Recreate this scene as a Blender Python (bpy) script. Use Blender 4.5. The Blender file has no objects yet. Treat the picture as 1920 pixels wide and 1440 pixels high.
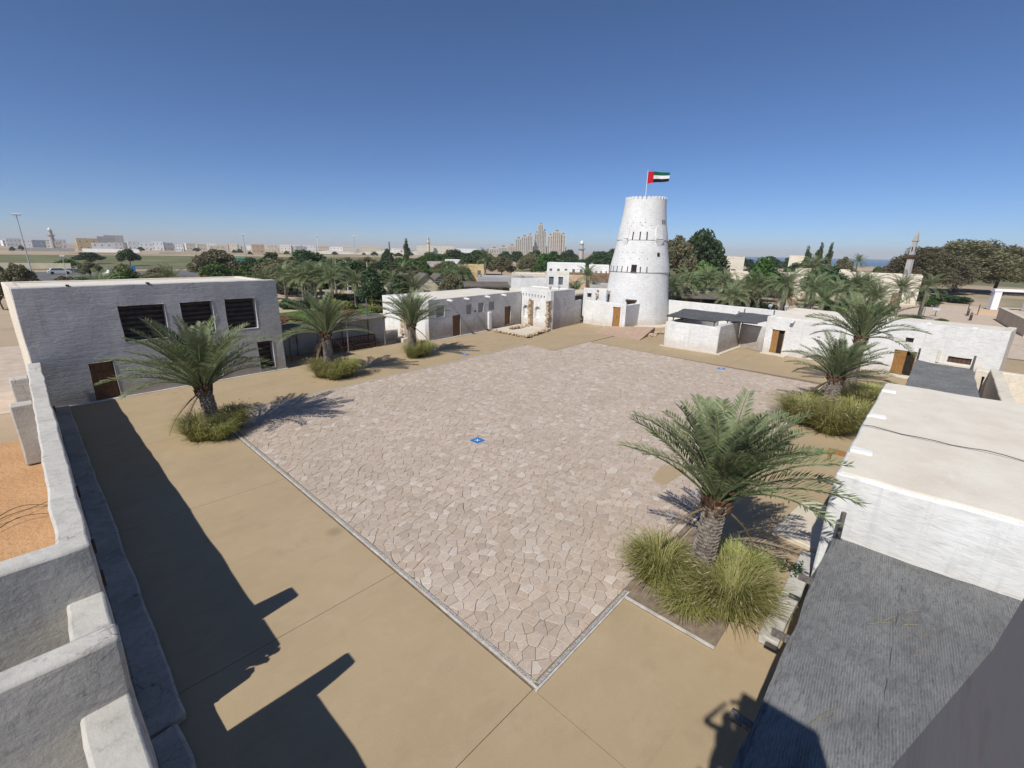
import bpy, bmesh, math, random
from mathutils import Vector, Matrix, noise
from mathutils.geometry import delaunay_2d_cdt
random.seed(7)
R = math.radians
scene = bpy.context.scene; scene.render.engine = 'CYCLES'
col = scene.collection

# ---------------------------------------------------------------- camera
EYE = Vector((0, 0, 7.8))
def aim(pitch, roll, yaw):
    cr, sr, cp, sp, cy, sy = math.cos(roll), math.sin(roll), math.cos(pitch), math.sin(pitch), math.cos(yaw), math.sin(yaw)
    Rr = Matrix(((cr, -sr, 0), (sr, cr, 0), (0, 0, 1)))
    Rp = Matrix(((1, 0, 0), (0, cp, sp), (0, -sp, cp)))
    W = Matrix(((sy, 0, cy), (-cy, 0, sy), (0, -1, 0)))
    return W @ Rp @ Rr
Mx = aim(R(16.317), R(-1.165), R(42.903))
cam = bpy.data.cameras.new('camera')
cam.sensor_width = 36; cam.lens = 850.14 / 1920 * 36
cam.clip_start = 0.03; cam.clip_end = 30000
co = bpy.data.objects.new('camera', cam); col.objects.link(co)
m = Matrix.Identity(4)
for i in range(3):
    m[i][0] = Mx[i][0]; m[i][1] = -Mx[i][1]; m[i][2] = -Mx[i][2]; m[i][3] = EYE[i]
co.matrix_world = m
scene.camera = co

# ---------------------------------------------------------------- sky, sun, exposure
SUN_EL, SUN_AZ = R(45.8), R(9.6)
L = Vector((-math.cos(SUN_EL) * math.cos(SUN_AZ), -math.cos(SUN_EL) * math.sin(SUN_AZ), math.sin(SUN_EL)))
world = bpy.data.worlds.new('World'); scene.world = world; world.use_nodes = True
wn = world.node_tree.nodes; wl = world.node_tree.links
sky = wn.new('ShaderNodeTexSky'); sky.sky_type = 'NISHITA'; sky.sun_disc = False
sky.sun_elevation = SUN_EL; sky.sun_rotation = math.atan2(L.x, L.y)
sky.altitude = 3400; sky.air_density = 1.0; sky.dust_density = 2.0; sky.ozone_density = 10.0
wl.new(sky.outputs[0], wn['Background'].inputs[0])
wn['Background'].inputs[1].default_value = 0.095
sun = bpy.data.lights.new('sun', 'SUN'); sun.energy = 4.5; sun.angle = R(0.53); sun.color = (1.0, 0.965, 0.90)
so = bpy.data.objects.new('sun', sun); col.objects.link(so)
so.rotation_euler = (-L).to_track_quat('-Z', 'Y').to_euler(); so.location = (0, 0, 60)
scene.cycles.max_bounces = 4; scene.cycles.diffuse_bounces = 3; scene.cycles.glossy_bounces = 2; scene.cycles.transmission_bounces = 2; scene.cycles.volume_bounces = 0
scene.view_settings.view_transform = 'Standard'; scene.view_settings.look = 'None'
scene.view_settings.exposure = 0.1; scene.view_settings.gamma = 1.0; scene.view_settings.use_curve_mapping = False

# ---------------------------------------------------------------- materials
class N:
    """short node-tree writer"""
    def __init__(s, name, rough=0.85, spec=0.2):
        s.m = bpy.data.materials.new(name); s.m.use_nodes = True
        s.t = s.m.node_tree; s.b = s.t.nodes['Principled BSDF']
        s.b.inputs['Roughness'].default_value = rough
        s.b.inputs['Specular IOR Level'].default_value = spec
        s.g = s.t.nodes.new('ShaderNodeNewGeometry')
        s.oi = s.t.nodes.new('ShaderNodeObjectInfo')
        s.pos = s.g.outputs['Position']
    def put(s, sock, v):
        if isinstance(v, (int, float)): sock.default_value = v
        elif isinstance(v, tuple): sock.default_value = v if len(v) == len(sock.default_value) else tuple(v) + (1,)
        else: s.t.links.new(v, sock)
    def vec(s, scale=(1, 1, 1), rot=(0, 0, 0), src=None):
        n = s.t.nodes.new('ShaderNodeMapping'); n.inputs['Scale'].default_value = scale; n.inputs['Rotation'].default_value = rot
        s.t.links.new(src or s.pos, n.inputs[0]); return n.outputs[0]
    def objco(s):
        n = s.t.nodes.new('ShaderNodeTexCoord'); return n.outputs['Object']
    def noise(s, scale, detail=4, rough=0.55, vec=None, dist=0):
        n = s.t.nodes.new('ShaderNodeTexNoise'); n.inputs['Scale'].default_value = scale; n.inputs['Detail'].default_value = detail
        n.inputs['Roughness'].default_value = rough; n.inputs['Distortion'].default_value = dist
        s.t.links.new(vec or s.pos, n.inputs['Vector']); return n.outputs[0]
    def vor(s, scale, vec=None, out='Distance', feature='F1'):
        n = s.t.nodes.new('ShaderNodeTexVoronoi'); n.feature = feature; n.inputs['Scale'].default_value = scale
        s.t.links.new(vec or s.pos, n.inputs['Vector']); return n.outputs[out]
    def wave(s, scale, vec=None, dist=0, detail=2, dscale=1, direction='X'):
        n = s.t.nodes.new('ShaderNodeTexWave'); n.bands_direction = direction; n.inputs['Scale'].default_value = scale
        n.inputs['Distortion'].default_value = dist; n.inputs['Detail'].default_value = detail; n.inputs['Detail Scale'].default_value = dscale
        s.t.links.new(vec or s.pos, n.inputs['Vector']); return n.outputs['Fac']
    def ramp(s, fac, *stops):
        n = s.t.nodes.new('ShaderNodeValToRGB'); e = n.color_ramp.elements
        while len(e) < len(stops): e.new(0.5)
        for i, (p, c) in enumerate(stops):
            e[i].position = p; e[i].color = tuple(c) + (1,) if isinstance(c, tuple) else (c, c, c, 1)
        s.put(n.inputs[0], fac); return n.outputs[0]
    def math(s, op, a, b=0.0, c=None):
        n = s.t.nodes.new('ShaderNodeMath'); n.operation = op
        s.put(n.inputs[0], a); s.put(n.inputs[1], b)
        if c is not None: s.put(n.inputs[2], c)
        return n.outputs[0]
    def mix(s, fac, a, b, mode='MIX'):
        n = s.t.nodes.new('ShaderNodeMix'); n.data_type = 'RGBA'; n.blend_type = mode
        s.put(n.inputs[0], fac); s.put(n.inputs[6], a); s.put(n.inputs[7], b); return n.outputs[2]
    def sep(s, v):
        n = s.t.nodes.new('ShaderNodeSeparateXYZ'); s.t.links.new(v, n.inputs[0]); return n.outputs
    def attr(s, name):
        n = s.t.nodes.new('ShaderNodeAttribute'); n.attribute_name = name; return n.outputs
    def color(s, v): s.put(s.b.inputs['Base Color'], v); return s
    def bump(s, h, strength=0.5, dist=0.02):
        n = s.t.nodes.new('ShaderNodeBump'); n.inputs['Strength'].default_value = strength; n.inputs['Distance'].default_value = dist
        s.t.links.new(h, n.inputs['Height']); s.t.links.new(n.outputs[0], s.b.inputs['Normal']); return s

def plaster(name, a, b, stain=None, stain_h=0.9, stain_amt=0.8, course=0.5, grit=0.6, relief=1.0, crack=0.0):
    """hand-laid lime plaster: trowel strokes, faint stone courses, patches, splash zone near the ground"""
    n = N(name, 0.9, 0.15)
    big = n.noise(0.55, 5, 0.6)
    streak = n.noise(2.6, 6, 0.68, n.vec((1, 1, 3.6)), .6)
    fine = n.noise(16, 3, 0.7)
    c = n.mix(n.ramp(big, (0.35, 0.0), (0.68, 1.0)), a, b)
    c = n.mix(n.ramp(streak, (0.46, 0.0), (0.70, 0.6)), c, tuple(x * 0.72 for x in b))
    drip = n.noise(1.6, 4, 0.6, n.vec((3.0, 3.0, 0.18)))
    c = n.mix(n.ramp(drip, (0.56, 0.0), (0.75, 0.40)), c, tuple(x * 0.66 for x in b))
    if crack:
        wv = n.t.nodes.new('ShaderNodeVectorMath'); wv.operation = 'ADD'; n.t.links.new(n.pos, wv.inputs[0]); nt = n.t.nodes.new('ShaderNodeTexNoise'); nt.inputs['Scale'].default_value = 2.2; nt.inputs['Detail'].default_value = 5; n.t.links.new(n.pos, nt.inputs['Vector']); n.t.links.new(nt.outputs['Color'], wv.inputs[1])
        e = n.vor(.9, wv.outputs[0], 'Distance', 'DISTANCE_TO_EDGE')
        c = n.mix(n.math('MULTIPLY', n.ramp(e, (.004, crack), (.014, 0.0)), n.ramp(n.noise(.7, 3, .6), (.45, 0.0), (.6, 1.0))), c, tuple(x * .38 for x in b))
        c = n.mix(n.ramp(n.noise(5.5, 5, .7), (.60, 0.0), (.68, crack * .7)), c, tuple(x * .62 for x in b))
        c = n.mix(n.ramp(n.noise(9, 4, .7), (.63, 0.0), (.70, crack * .5)), c, tuple(min(1, x * 1.25) for x in a))
    if stain:
        z = n.sep(n.pos)[2]
        edge = n.math('ADD', z, n.math('MULTIPLY', n.noise(0.9, 4, 0.6), -1.3))
        f = n.ramp(n.math('DIVIDE', n.math('ADD', edge, 0.65), max(stain_h, .01)), (0.35, stain_amt), (1.0, 0.0))
        f = n.math('MULTIPLY', f, n.ramp(n.noise(3.0, 4, .6), (.2, .55), (.6, 1.0)))
        c = n.mix(f, c, stain)
    n.color(c)
    lump = n.noise(2.3, 5, 0.62, None, .5)
    h = n.math('ADD', n.math('MULTIPLY', streak, .5 * relief), n.math('MULTIPLY', fine, 0.16 * grit))
    h = n.math('ADD', h, n.math('MULTIPLY', lump, .95))
    crs = n.wave(0.5 / 0.46, n.vec((1, 1, 1)), 3.5, 3, 1.6, 'Z')
    h = n.math('ADD', h, n.math('MULTIPLY', n.ramp(crs, (0.0, 0.0), (0.10, 1.0)), 0.18 * course))
    n.bump(h, 0.5, 0.035)
    return n.m

def plain(name, c, rough=0.8, var=0.18, sc=6.0, bump=0.2, spec=0.2):
    n = N(name, rough, spec)
    k = n.noise(sc, 4, 0.6)
    n.color(n.mix(n.ramp(k, (0.3, 0.0), (0.7, 1.0)), tuple(x * (1 - var) for x in c), tuple(min(1, x * (1 + var)) for x in c)))
    if bump: n.bump(n.noise(sc * 5, 3, 0.6), bump, 0.01)
    return n.m

def wood(name, c, dark, sc=1.0):
    n = N(name, 0.65, 0.25)
    g = n.noise(6 * sc, 5, 0.65, n.vec((5, 5, 0.45)))
    n.color(n.mix(n.ramp(g, (0.35, 0.0), (0.7, 1.0)), dark, c)); n.bump(g, 0.4, 0.01)
    return n.m

MT = {}
MT['white'] = plaster('lime_plaster_white', (.77, .762, .745), (.64, .63, .605), (.46, .39, .31), 0.85, .55)
MT['tower'] = plaster('lime_plaster_tower', (.75, .745, .73), (.63, .622, .605), (.46, .40, .32), 0.9, .8, 1.3)
MT['grey'] = plaster('lime_plaster_shaded', (.52, .515, .51), (.40, .395, .395), (.33, .285, .235), 0.85, .75, 0.9, 1.3)  # white plaster darkened; grazing shade on the house front is put into its colour
MT['two'] = plaster('lime_plaster_two_tone', (.66, .65, .64), (.54, .53, .515), (.30, .25, .20), 1.75, .85)
MT['cement'] = plaster('cement_render', (.56, .535, .485), (.46, .435, .39), None, 1, 0, 0.1, 1.8, .5, .8)
MT['parapet'] = plaster('tower_render', (.50, .47, .43), (.42, .39, .355), None, 1, 0, 0.0, .9, .35, .5)
MT['ledge'] = plaster('weathered_ledge', (.50, .46, .40), (.34, .31, .265), None, 1, 0, 0, 2.8, .5, .9)
MT['cream'] = plaster('cream_plaster', (.74, .67, .56), (.64, .57, .46), (.5, .42, .32), .7, .5)
def roofmat(name, a, b, d):
    n = N(name, .9, .15)
    s1 = n.noise(.9, 5, .62); s2 = n.noise(3.2, 5, .7, n.vec((.6, 1.6, 1)))
    c = n.mix(n.ramp(s1, (.35, 0.0), (.7, 1.0)), a, b)
    c = n.mix(n.ramp(s2, (.55, 0.0), (.8, .6)), c, d)
    sp = n.noise(7.0, 2, .5)
    c = n.mix(n.ramp(sp, (.74, 0.0), (.80, .7)), c, (.25, .21, .17))
    n.color(c); n.bump(n.noise(18, 4, .6), .4, .02); return n.m
MT['roof'] = roofmat('roof_screed', (.72, .67, .57), (.64, .57, .47), (.74, .71, .65))
def concrete_tan():
    n = N('tan_concrete', .88, .18)
    k = n.noise(.35, 5, .6); k2 = n.noise(1.7, 6, .68); f = n.noise(90, 2, .5)
    c = n.mix(n.ramp(k, (.3, 0.0), (.7, 1.0)), (.375, .283, .172), (.43, .33, .206))
    c = n.mix(n.ramp(k2, (.5, 0.0), (.8, .5)), c, (.475, .37, .24))
    c = n.mix(n.ramp(n.noise(.8, 6, .72, n.vec((1, 1.7, 1), (0, 0, .6))), (.54, 0.0), (.78, .45)), c, (.27, .20, .12))
    c = n.mix(n.ramp(n.noise(.55, 5, .7, n.vec((.25, 3.2, 1), (0, 0, -.35)), .8), (.60, 0.0), (.72, .30)), c, (.255, .195, .12))      # faint wheel scuffs
    c = n.mix(n.ramp(n.noise(.28, 6, .75, None, 1.0), (.60, 0.0), (.66, .35), (.70, .1)), c, (.46, .37, .25))                          # drifted sand
    sp2 = n.vor(.55, out='Distance'); c = n.mix(n.math('MULTIPLY', n.ramp(sp2, (.05, .5), (.16, 0.0)), n.ramp(n.noise(.2, 2, .5), (.5, 0.0), (.56, 1.0))), c, (.20, .15, .095))   # old spills
    c = n.mix(n.ramp(f, (.52, 0.0), (.70, .55)), c, (.22, .16, .10))
    c = n.mix(n.ramp(n.noise(140, 2, .5), (.60, 0.0), (.72, .5)), c, (.52, .43, .31))
    sp = n.vor(2.3); c = n.mix(n.ramp(sp, (.012, .75), (.022, 0.0)), c, (.62, .56, .45))
    n.color(c); n.bump(n.noise(60, 3, .6), .35, .01); return n.m
MT['tan'] = concrete_tan()
def stone_paving():
    n = N('flagstone', .82, .2)
    t = n.attr('tone')
    base = t[0]
    g = n.noise(4.5, 6, .68, n.vec((1, 2.2, 1), (0, 0, .5)), 1.2)
    c = n.mix(n.ramp(g, (.36, 0.0), (.7, 1.0)), n.mix(1.0, base, (.80, .775, .755), 'MULTIPLY'), base)
    v = n.noise(9.0, 3, .5, n.vec((1, 3.0, 1), (0, 0, 1.1)), 2.0)
    c = n.mix(n.ramp(v, (.62, 0.0), (.66, .45), (.70, 0.0)), c, (.20, .15, .115))
    big = n.noise(.22, 4, .6)
    c = n.mix(n.ramp(big, (.38, 0.0), (.72, .42)), c, (.37, .30, .235))
    c = n.mix(n.ramp(n.noise(.6, 6, .72), (.50, 0.0), (.74, .4)), c, (.55, .47, .39))
    n.color(c); n.bump(g, .45, .02); return n.m
MT['stone'] = stone_paving()
MT['mortar'] = plain('joint_mortar', (.215, .165, .125), .95, .3, 5)
MT['pebble'] = None
def pebbles():
    n = N('pebble_strip', .8)
    v = n.vor(38.0, out='Color'); d = n.vor(38.0)
    n.color(n.mix(n.ramp(d, (.25, 0.0), (.6, 1.0)), n.mix(.5, (.72, .70, .66), v, 'MULTIPLY'), (.30, .27, .23)))
    n.bump(n.math('MULTIPLY', d, -1.0), .8, .02); return n.m
MT['pebble'] = pebbles()
MT['kerb'] = plain('kerb_concrete', (.50, .47, .43), .9, .25, 4)
def sand():
    n = N('orange_sand', .95, .1)
    k = n.noise(.8, 5, .6); r = n.noise(5.5, 4, .65)
    c = n.mix(n.ramp(k, (.3, 0.0), (.7, 1.0)), (.44, .25, .125), (.51, .305, .16))
    c = n.mix(n.ramp(r, (.60, 0.0), (.74, .6)), c, (.36, .20, .10))
    n.color(c); n.bump(r, .9, .08); return n.m
MT['sand'] = sand()
def ground():
    n = N('desert_ground', .95, .1)
    k = n.noise(.012, 6, .6); g = n.noise(.006, 5, .6); f = n.noise(.25, 5, .65)
    c = n.mix(n.ramp(k, (.35, 0.0), (.68, 1.0)), (.40, .30, .205), (.50, .40, .29))
    c = n.mix(n.ramp(f, (.45, 0.0), (.75, .55)), c, (.30, .23, .15))
    c = n.mix(n.ramp(g, (.52, 0.0), (.60, .85)), c, (.115, .125, .055))
    n.color(c); n.bump(f, .4, .2); return n.m
MT['ground'] = ground()
MT['pave'] = plain('beige_pavers', (.52, .42, .33), .9, .15, 1.2, .3)
MT['lawn'] = plain('lawn_grass', (.085, .13, .03), .95, .45, 3.0, .6)
MT['field'] = plain('dry_green_field', (.15, .155, .07), .95, .35, .05, .2)
MT['asphalt'] = plain('asphalt', (.15, .145, .14), .9, .25, .3, .2)
MT['berm'] = plain('pale_sand_bank', (.58, .52, .43), .95, .2, .02, .2)
def seam():
    n = N('sea_water', .25, .5); k = n.noise(.02, 4, .6)
    n.color(n.mix(n.ramp(k, (.3, 0.0), (.7, 1.0)), (.025, .07, .12), (.035, .09, .15))); n.bump(n.noise(.4, 3, .6), .3, .3); return n.m
MT['sea'] = seam()
MT['door'] = wood('teak_door', (.42, .225, .075), (.24, .115, .035))
MT['door_dark'] = wood('dark_door', (.22, .115, .05), (.10, .05, .022))
MT['bench'] = wood('dark_red_wood', (.13, .05, .032), (.05, .02, .015))
MT['pole'] = wood('weathered_pole', (.22, .20, .18), (.08, .07, .065))
MT['lintel'] = wood('old_beam', (.12, .075, .045), (.05, .03, .02))
MT['void'] = plain('dark_interior', (.03, .024, .02), .95, .3, 3, 0)
MT['mesh'] = plain('grey_window_screen', (.30, .29, .285), .9, .12, 12, .3)
MT['louver'] = plain('dark_louvre', (.11, .085, .075), .8, .4, 3, .1)
def matting(name, a, b, ax):
    """woven palm-fibre matting"""
    n = N(name, .95, .1)
    w = n.wave(9.0, n.vec((1, 1, 1), (0, 0, ax + 1.2)), 2.5, 3, 1.0)
    w2 = n.noise(30, 3, .75, n.vec((1, 2.0, 1), (0, 0, ax + 1.57)))
    k = n.noise(.8, 6, .7); s = n.noise(5, 6, .78, n.vec((1, 3.4, 1), (0, 0, ax + .2)), 1.0)
    c = n.mix(n.ramp(k, (.3, 0.0), (.7, 1.0)), a, b)
    c = n.mix(n.ramp(s, (.44, 0.0), (.66, .75)), c, tuple(x * .5 for x in a))
    c = n.mix(n.math('MULTIPLY', n.ramp(w, (.35, 0.0), (.9, .3)), n.ramp(n.noise(2.0, 3, .6), (.35, 0.0), (.6, 1.0))), c, tuple(min(1, x * 1.5) for x in b))
    c = n.mix(n.ramp(n.noise(2.6, 5, .75, n.vec((1, 4, 1), (0, 0, ax + .35))), (.66, 0.0), (.72, .45)), c, (.30, .27, .20))
    n.color(c); n.bump(n.math('ADD', n.math('ADD', n.math('MULTIPLY', w, .14), n.math('MULTIPLY', w2, .6)), n.math('MULTIPLY', s, .7)), .8, .03); return n.m
MT['mat'] = matting('woven_matting', (.155, .155, .153), (.255, .255, .25), .3)
MT['mat2'] = matting('woven_matting_dark', (.095, .095, .10), (.15, .15, .155), 0.0)
MT['thatch'] = matting('palm_thatch', (.12, .105, .09), (.19, .17, .15), 0.8)
def leaf(name, a, b, c2, rough=.55, trans=.25):
    n = N(name, rough, .35)
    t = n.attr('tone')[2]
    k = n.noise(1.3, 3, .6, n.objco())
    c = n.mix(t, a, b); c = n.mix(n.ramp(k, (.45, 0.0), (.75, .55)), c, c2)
    hs = n.t.nodes.new('ShaderNodeHueSaturation'); n.put(hs.inputs['Color'], c)
    n.put(hs.inputs['Value'], n.math('MULTIPLY_ADD', n.oi.outputs['Random'], .35, .82)); n.put(hs.inputs['Hue'], n.math('MULTIPLY_ADD', n.oi.outputs['Random'], .03, .485))
    n.color(hs.outputs[0])
    n.b.inputs['Transmission Weight'].default_value = 0
    tr = n.t.nodes.new('ShaderNodeBsdfTranslucent'); n.t.links.new(hs.outputs[0], tr.inputs[0])
    mx = n.t.nodes.new('ShaderNodeMixShader'); mx.inputs[0].default_value = trans
    out = n.t.nodes['Material Output']; n.t.links.new(n.b.outputs[0], mx.inputs[1]); n.t.links.new(tr.outputs[0], mx.inputs[2]); n.t.links.new(mx.outputs[0], out.inputs[0])
    return n.m
MT['palm'] = leaf('date_palm_leaf', (.14, .185, .080), (.27, .31, .150), (.28, .30, .18), .48, .32)
MT['palmdry'] = leaf('dry_palm_leaf', (.26, .19, .10), (.34, .26, .15), (.2, .14, .07))
MT['grass'] = leaf('fountain_grass', (.23, .27, .06), (.66, .62, .27), (.33, .36, .10), .65, .5)
MT['plume'] = leaf('grass_plume', (.36, .29, .16), (.48, .40, .25), (.32, .24, .15), .8, .3)
MT['tdark'] = leaf('dark_foliage', (.035, .070, .028), (.080, .130, .050), (.05, .085, .035), .5, .25)
MT['tolive'] = leaf('olive_foliage', (.145, .135, .070), (.25, .232, .130), (.17, .15, .085), .65, .3)
MT['tgreen'] = leaf('green_foliage', (.05, .10, .02), (.10, .18, .04), (.07, .12, .03), .5, .25)
MT['tbright'] = leaf('bright_foliage', (.085, .16, .025), (.15, .26, .05), (.10, .18, .04), .5, .3)
MT['tred'] = leaf('purple_grass', (.16, .06, .035), (.26, .11, .06), (.12, .05, .03), .6, .2)
MT['tyellow'] = leaf('yellow_green_foliage', (.17, .19, .04), (.28, .29, .08), (.15, .19, .05), .6, .25)
def trunkmat(name, a, b):
    n = N(name, .9, .1); k = n.noise(7, 5, .7, n.vec((1, 1, .6), src=n.objco()))
    n.color(n.mix(n.ramp(k, (.35, 0.0), (.68, 1.0)), a, b)); n.bump(k, .7, .03); return n.m
MT['trunk'] = trunkmat('palm_trunk', (.12, .095, .075), (.34, .30, .26))
MT['fibre'] = trunkmat('palm_fibre', (.075, .045, .028), (.17, .10, .06))
MT['bark'] = trunkmat('tree_bark', (.10, .075, .05), (.20, .16, .12))
MT['rubble'] = plain('coral_rubble', (.46, .36, .25), .95, .4, 7, .8)
MT['beige'] = plain('beige_render', (.60, .52, .40), .9, .12, .6, .2)
MT['hwhite'] = plain('house_white', (.74, .74, .73), .85, .08, .4, .1)
MT['hgrey'] = plain('house_grey', (.40, .39, .38), .85, .12, .4, .1)
MT['hyellow'] = plain('house_yellow', (.56, .44, .24), .85, .1, .4, .1)
MT['horange'] = plain('house_orange', (.55, .40, .27), .85, .1, .4, .1)
MT['hbrown'] = plain('brown_walling', (.24, .15, .10), .9, .3, .8, .3)
MT['hblue'] = plain('blue_grey_roof', (.24, .28, .34), .7, .15, .4, .1)
MT['glass'] = plain('far_window_glass', (.12, .13, .14), .25, .2, 2, 0, .5)
MT['metal'] = plain('galvanised_metal', (.42, .43, .44), .45, .1, 4, .05, .5)
MT['darkmetal'] = plain('black_metal', (.03, .03, .03), .5, .2, 4, .05, .4)
MT['blue'] = plain('blue_enamel', (.02, .16, .42), .4, .15, 9, 0, .5)
MT['paintw'] = plain('white_paint', (.78, .78, .78), .6, .05, 4, 0)
MT['red'] = plain('flag_red', (.50, .008, .02), .75, .08, 3, 0)
MT['green'] = plain('flag_green', (.006, .10, .045), .75, .08, 3, 0)
MT['black'] = plain('flag_black', (.008, .008, .009), .75, .1, 3, 0)
MT['spout'] = plain('spout_plaster', (.76, .74, .70), .85, .1, 4, .2)
MT['brick'] = plain('pink_pavers', (.44, .31, .225), .9, .15, 2.2, .3)
MT['teal'] = plain('green_painted_metal', (.05, .32, .22), .5, .1, 4, 0)

# ---------------------------------------------------------------- mesh builder
def wobv(p, amp, sc=0.9):
    n = noise.noise_vector(Vector(p) * sc) * amp + noise.noise_vector(Vector(p) * sc * 3.1) * (amp * .35)
    return Vector(p) + Vector((n.x, n.y, n.z * .7))
class B:
    def __init__(s): s.v = []; s.f = []; s.k = {}; s.tone = []
    def p(s, q, merge=True):
        if merge:
            key = (round(q[0], 4), round(q[1], 4), round(q[2], 4))
            if key in s.k: return s.k[key]
            s.k[key] = len(s.v)
        s.v.append(tuple(q)); return len(s.v) - 1
    def face(s, *pts, merge=True, tone=None):
        ids = []
        for q in pts:
            i = s.p(q, merge)
            if i not in ids: ids.append(i)
        if len(ids) > 2: s.f.append(ids); s.tone.append(tone)
    def patch(s, o, a, b, na, nb):
        """grid over origin o with edge vectors a, b"""
        o, a, b = Vector(o), Vector(a), Vector(b)
        for i in range(na):
            for j in range(nb):
                s.face(o + a * (i / na) + b * (j / nb), o + a * ((i + 1) / na) + b * (j / nb), o + a * ((i + 1) / na) + b * ((j + 1) / nb), o + a * (i / na) + b * ((j + 1) / nb))
    def box(s, x0, y0, z0, x1, y1, z1, step=None, mat=None):
        def n(d): return max(1, int(math.ceil(abs(d) / step))) if step else 1
        dx, dy, dz = Vector((x1 - x0, 0, 0)), Vector((0, y1 - y0, 0)), Vector((0, 0, z1 - z0))
        o = Vector((x0, y0, z0)); nx, ny, nz = n(x1 - x0), n(y1 - y0), n(z1 - z0)
        s0 = len(s.v) if mat else 0
        s.patch(o, dy, dx, ny, nx); s.patch(o + dz, dx, dy, nx, ny)
        s.patch(o, dx, dz, nx, nz); s.patch(o + dy, dz, dx, nz, nx)
        s.patch(o, dz, dy, nz, ny); s.patch(o + dx, dy, dz, ny, nz)
    def obox(s, c, ax, ay, az):
        """box from centre and half-axis vectors"""
        c, ax, ay, az = map(Vector, (c, ax, ay, az))
        P = lambda i, j, k: c + ax * i + ay * j + az * k
        for q in (((-1,-1,-1),(-1,1,-1),(1,1,-1),(1,-1,-1)), ((-1,-1,1),(1,-1,1),(1,1,1),(-1,1,1)), ((-1,-1,-1),(1,-1,-1),(1,-1,1),(-1,-1,1)), ((-1,1,-1),(-1,1,1),(1,1,1),(1,1,-1)), ((-1,-1,-1),(-1,-1,1),(-1,1,1),(-1,1,-1)), ((1,-1,-1),(1,1,-1),(1,1,1),(1,-1,1))):
            s.face(*[P(*t) for t in q], merge=False)
    def bar(s, a, b, w, h=None):
        a, b = Vector(a), Vector(b); d = (b - a); l = d.length; d.normalize()
        u = d.cross(Vector((0, 0, 1)))
        if u.length < 1e-3: u = Vector((1, 0, 0))
        u.normalize(); w2 = d.cross(u)
        s.obox((a + b) / 2, d * (l / 2), u * (w / 2), w2 * ((h or w) / 2))
    def prism(s, poly, z0, z1, step=None):
        pts = [Vector((x, y, 0)) for x, y in poly]
        area = sum(pts[i].x * pts[(i + 1) % len(pts)].y - pts[(i + 1) % len(pts)].x * pts[i].y for i in range(len(pts)))
        if area < 0: pts.reverse()
        up, lo = [], []
        for i, a in enumerate(pts):
            b = pts[(i + 1) % len(pts)]; n = max(1, int(math.ceil((b - a).length / step))) if step else 1
            m = max(1, int(math.ceil((z1 - z0) / step))) if step else 1
            s.patch(a + Vector((0, 0, z0)), b - a, Vector((0, 0, z1 - z0)), n, m)
            for k in range(n): up.append(a.lerp(b, k / n))
        s.face(*[q + Vector((0, 0, z1)) for q in up]); s.face(*[q + Vector((0, 0, z0)) for q in reversed(up)])
    def tube(s, pts, rad, n=6, cap=True):
        pts = [Vector(q) for q in pts]; rings = []
        rad = rad if isinstance(rad, (list, tuple)) else [rad] * len(pts)
        for i, q in enumerate(pts):
            d = (pts[min(i + 1, len(pts) - 1)] - pts[max(i - 1, 0)]).normalized()
            u = d.cross(Vector((0, 0, 1)));  u = Vector((1, 0, 0)) if u.length < 1e-3 else u.normalized()
            w = d.cross(u)
            rings.append([s.p(q + (u * math.cos(6.2832 * k / n) + w * math.sin(6.2832 * k / n)) * rad[i], False) for k in range(n)])
        for i in range(len(rings) - 1):
            for k in range(n):
                s.f.append([rings[i][k], rings[i + 1][k], rings[i + 1][(k + 1) % n], rings[i][(k + 1) % n]]); s.tone.append(None)
        if cap: s.f.append(rings[0][:]); s.f.append(rings[-1][::-1]); s.tone += [None, None]
    def lathe(s, prof, n=48, c=(0, 0), cap=True, arc=None):
        rings = []
        for r, z in prof: rings.append([s.p((c[0] + r * math.cos(6.2832 * k / n), c[1] + r * math.sin(6.2832 * k / n), z), False) for k in range(n)])
        for i in range(len(rings) - 1):
            for k in range(n): s.f.append([rings[i][k], rings[i][(k + 1) % n], rings[i + 1][(k + 1) % n], rings[i + 1][k]]); s.tone.append(None)
        if cap: s.f.append(rings[-1][:]); s.f.append(rings[0][::-1]); s.tone += [None, None]
    def wall(s, p0, p1, th, z0, z1, holes=(), step=.7, depth=.25):
        """upright wall; p0 to p1 runs left to right as seen from outside; holes = (u0,u1,z0,z1[,depth]) recessed from the outer face"""
        p0, p1 = Vector((p0[0], p0[1], 0)), Vector((p1[0], p1[1], 0)); d = p1 - p0; Ln = d.length; d.normalize()
        nin = Vector((-d.y, d.x, 0))                 # points inward
        us = {0.0, Ln}; zs = {z0, z1}
        for h in holes: us |= {h[0], h[1]}; zs |= {h[2], h[3]}
        def fill(a):
            a = sorted(a); o = []
            for i in range(len(a) - 1):
                n = max(1, int(math.ceil((a[i + 1] - a[i]) / step)))
                o += [a[i] + (a[i + 1] - a[i]) * k / n for k in range(n)]
            return o + [a[-1]]
        us, zs = fill(us), fill(zs)
        P = lambda u, z, t=0: p0 + d * u + nin * t + Vector((0, 0, z))
        inh = lambda u, z: next((h for h in holes if h[0] < u < h[1] and h[2] < z < h[3]), None)
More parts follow.
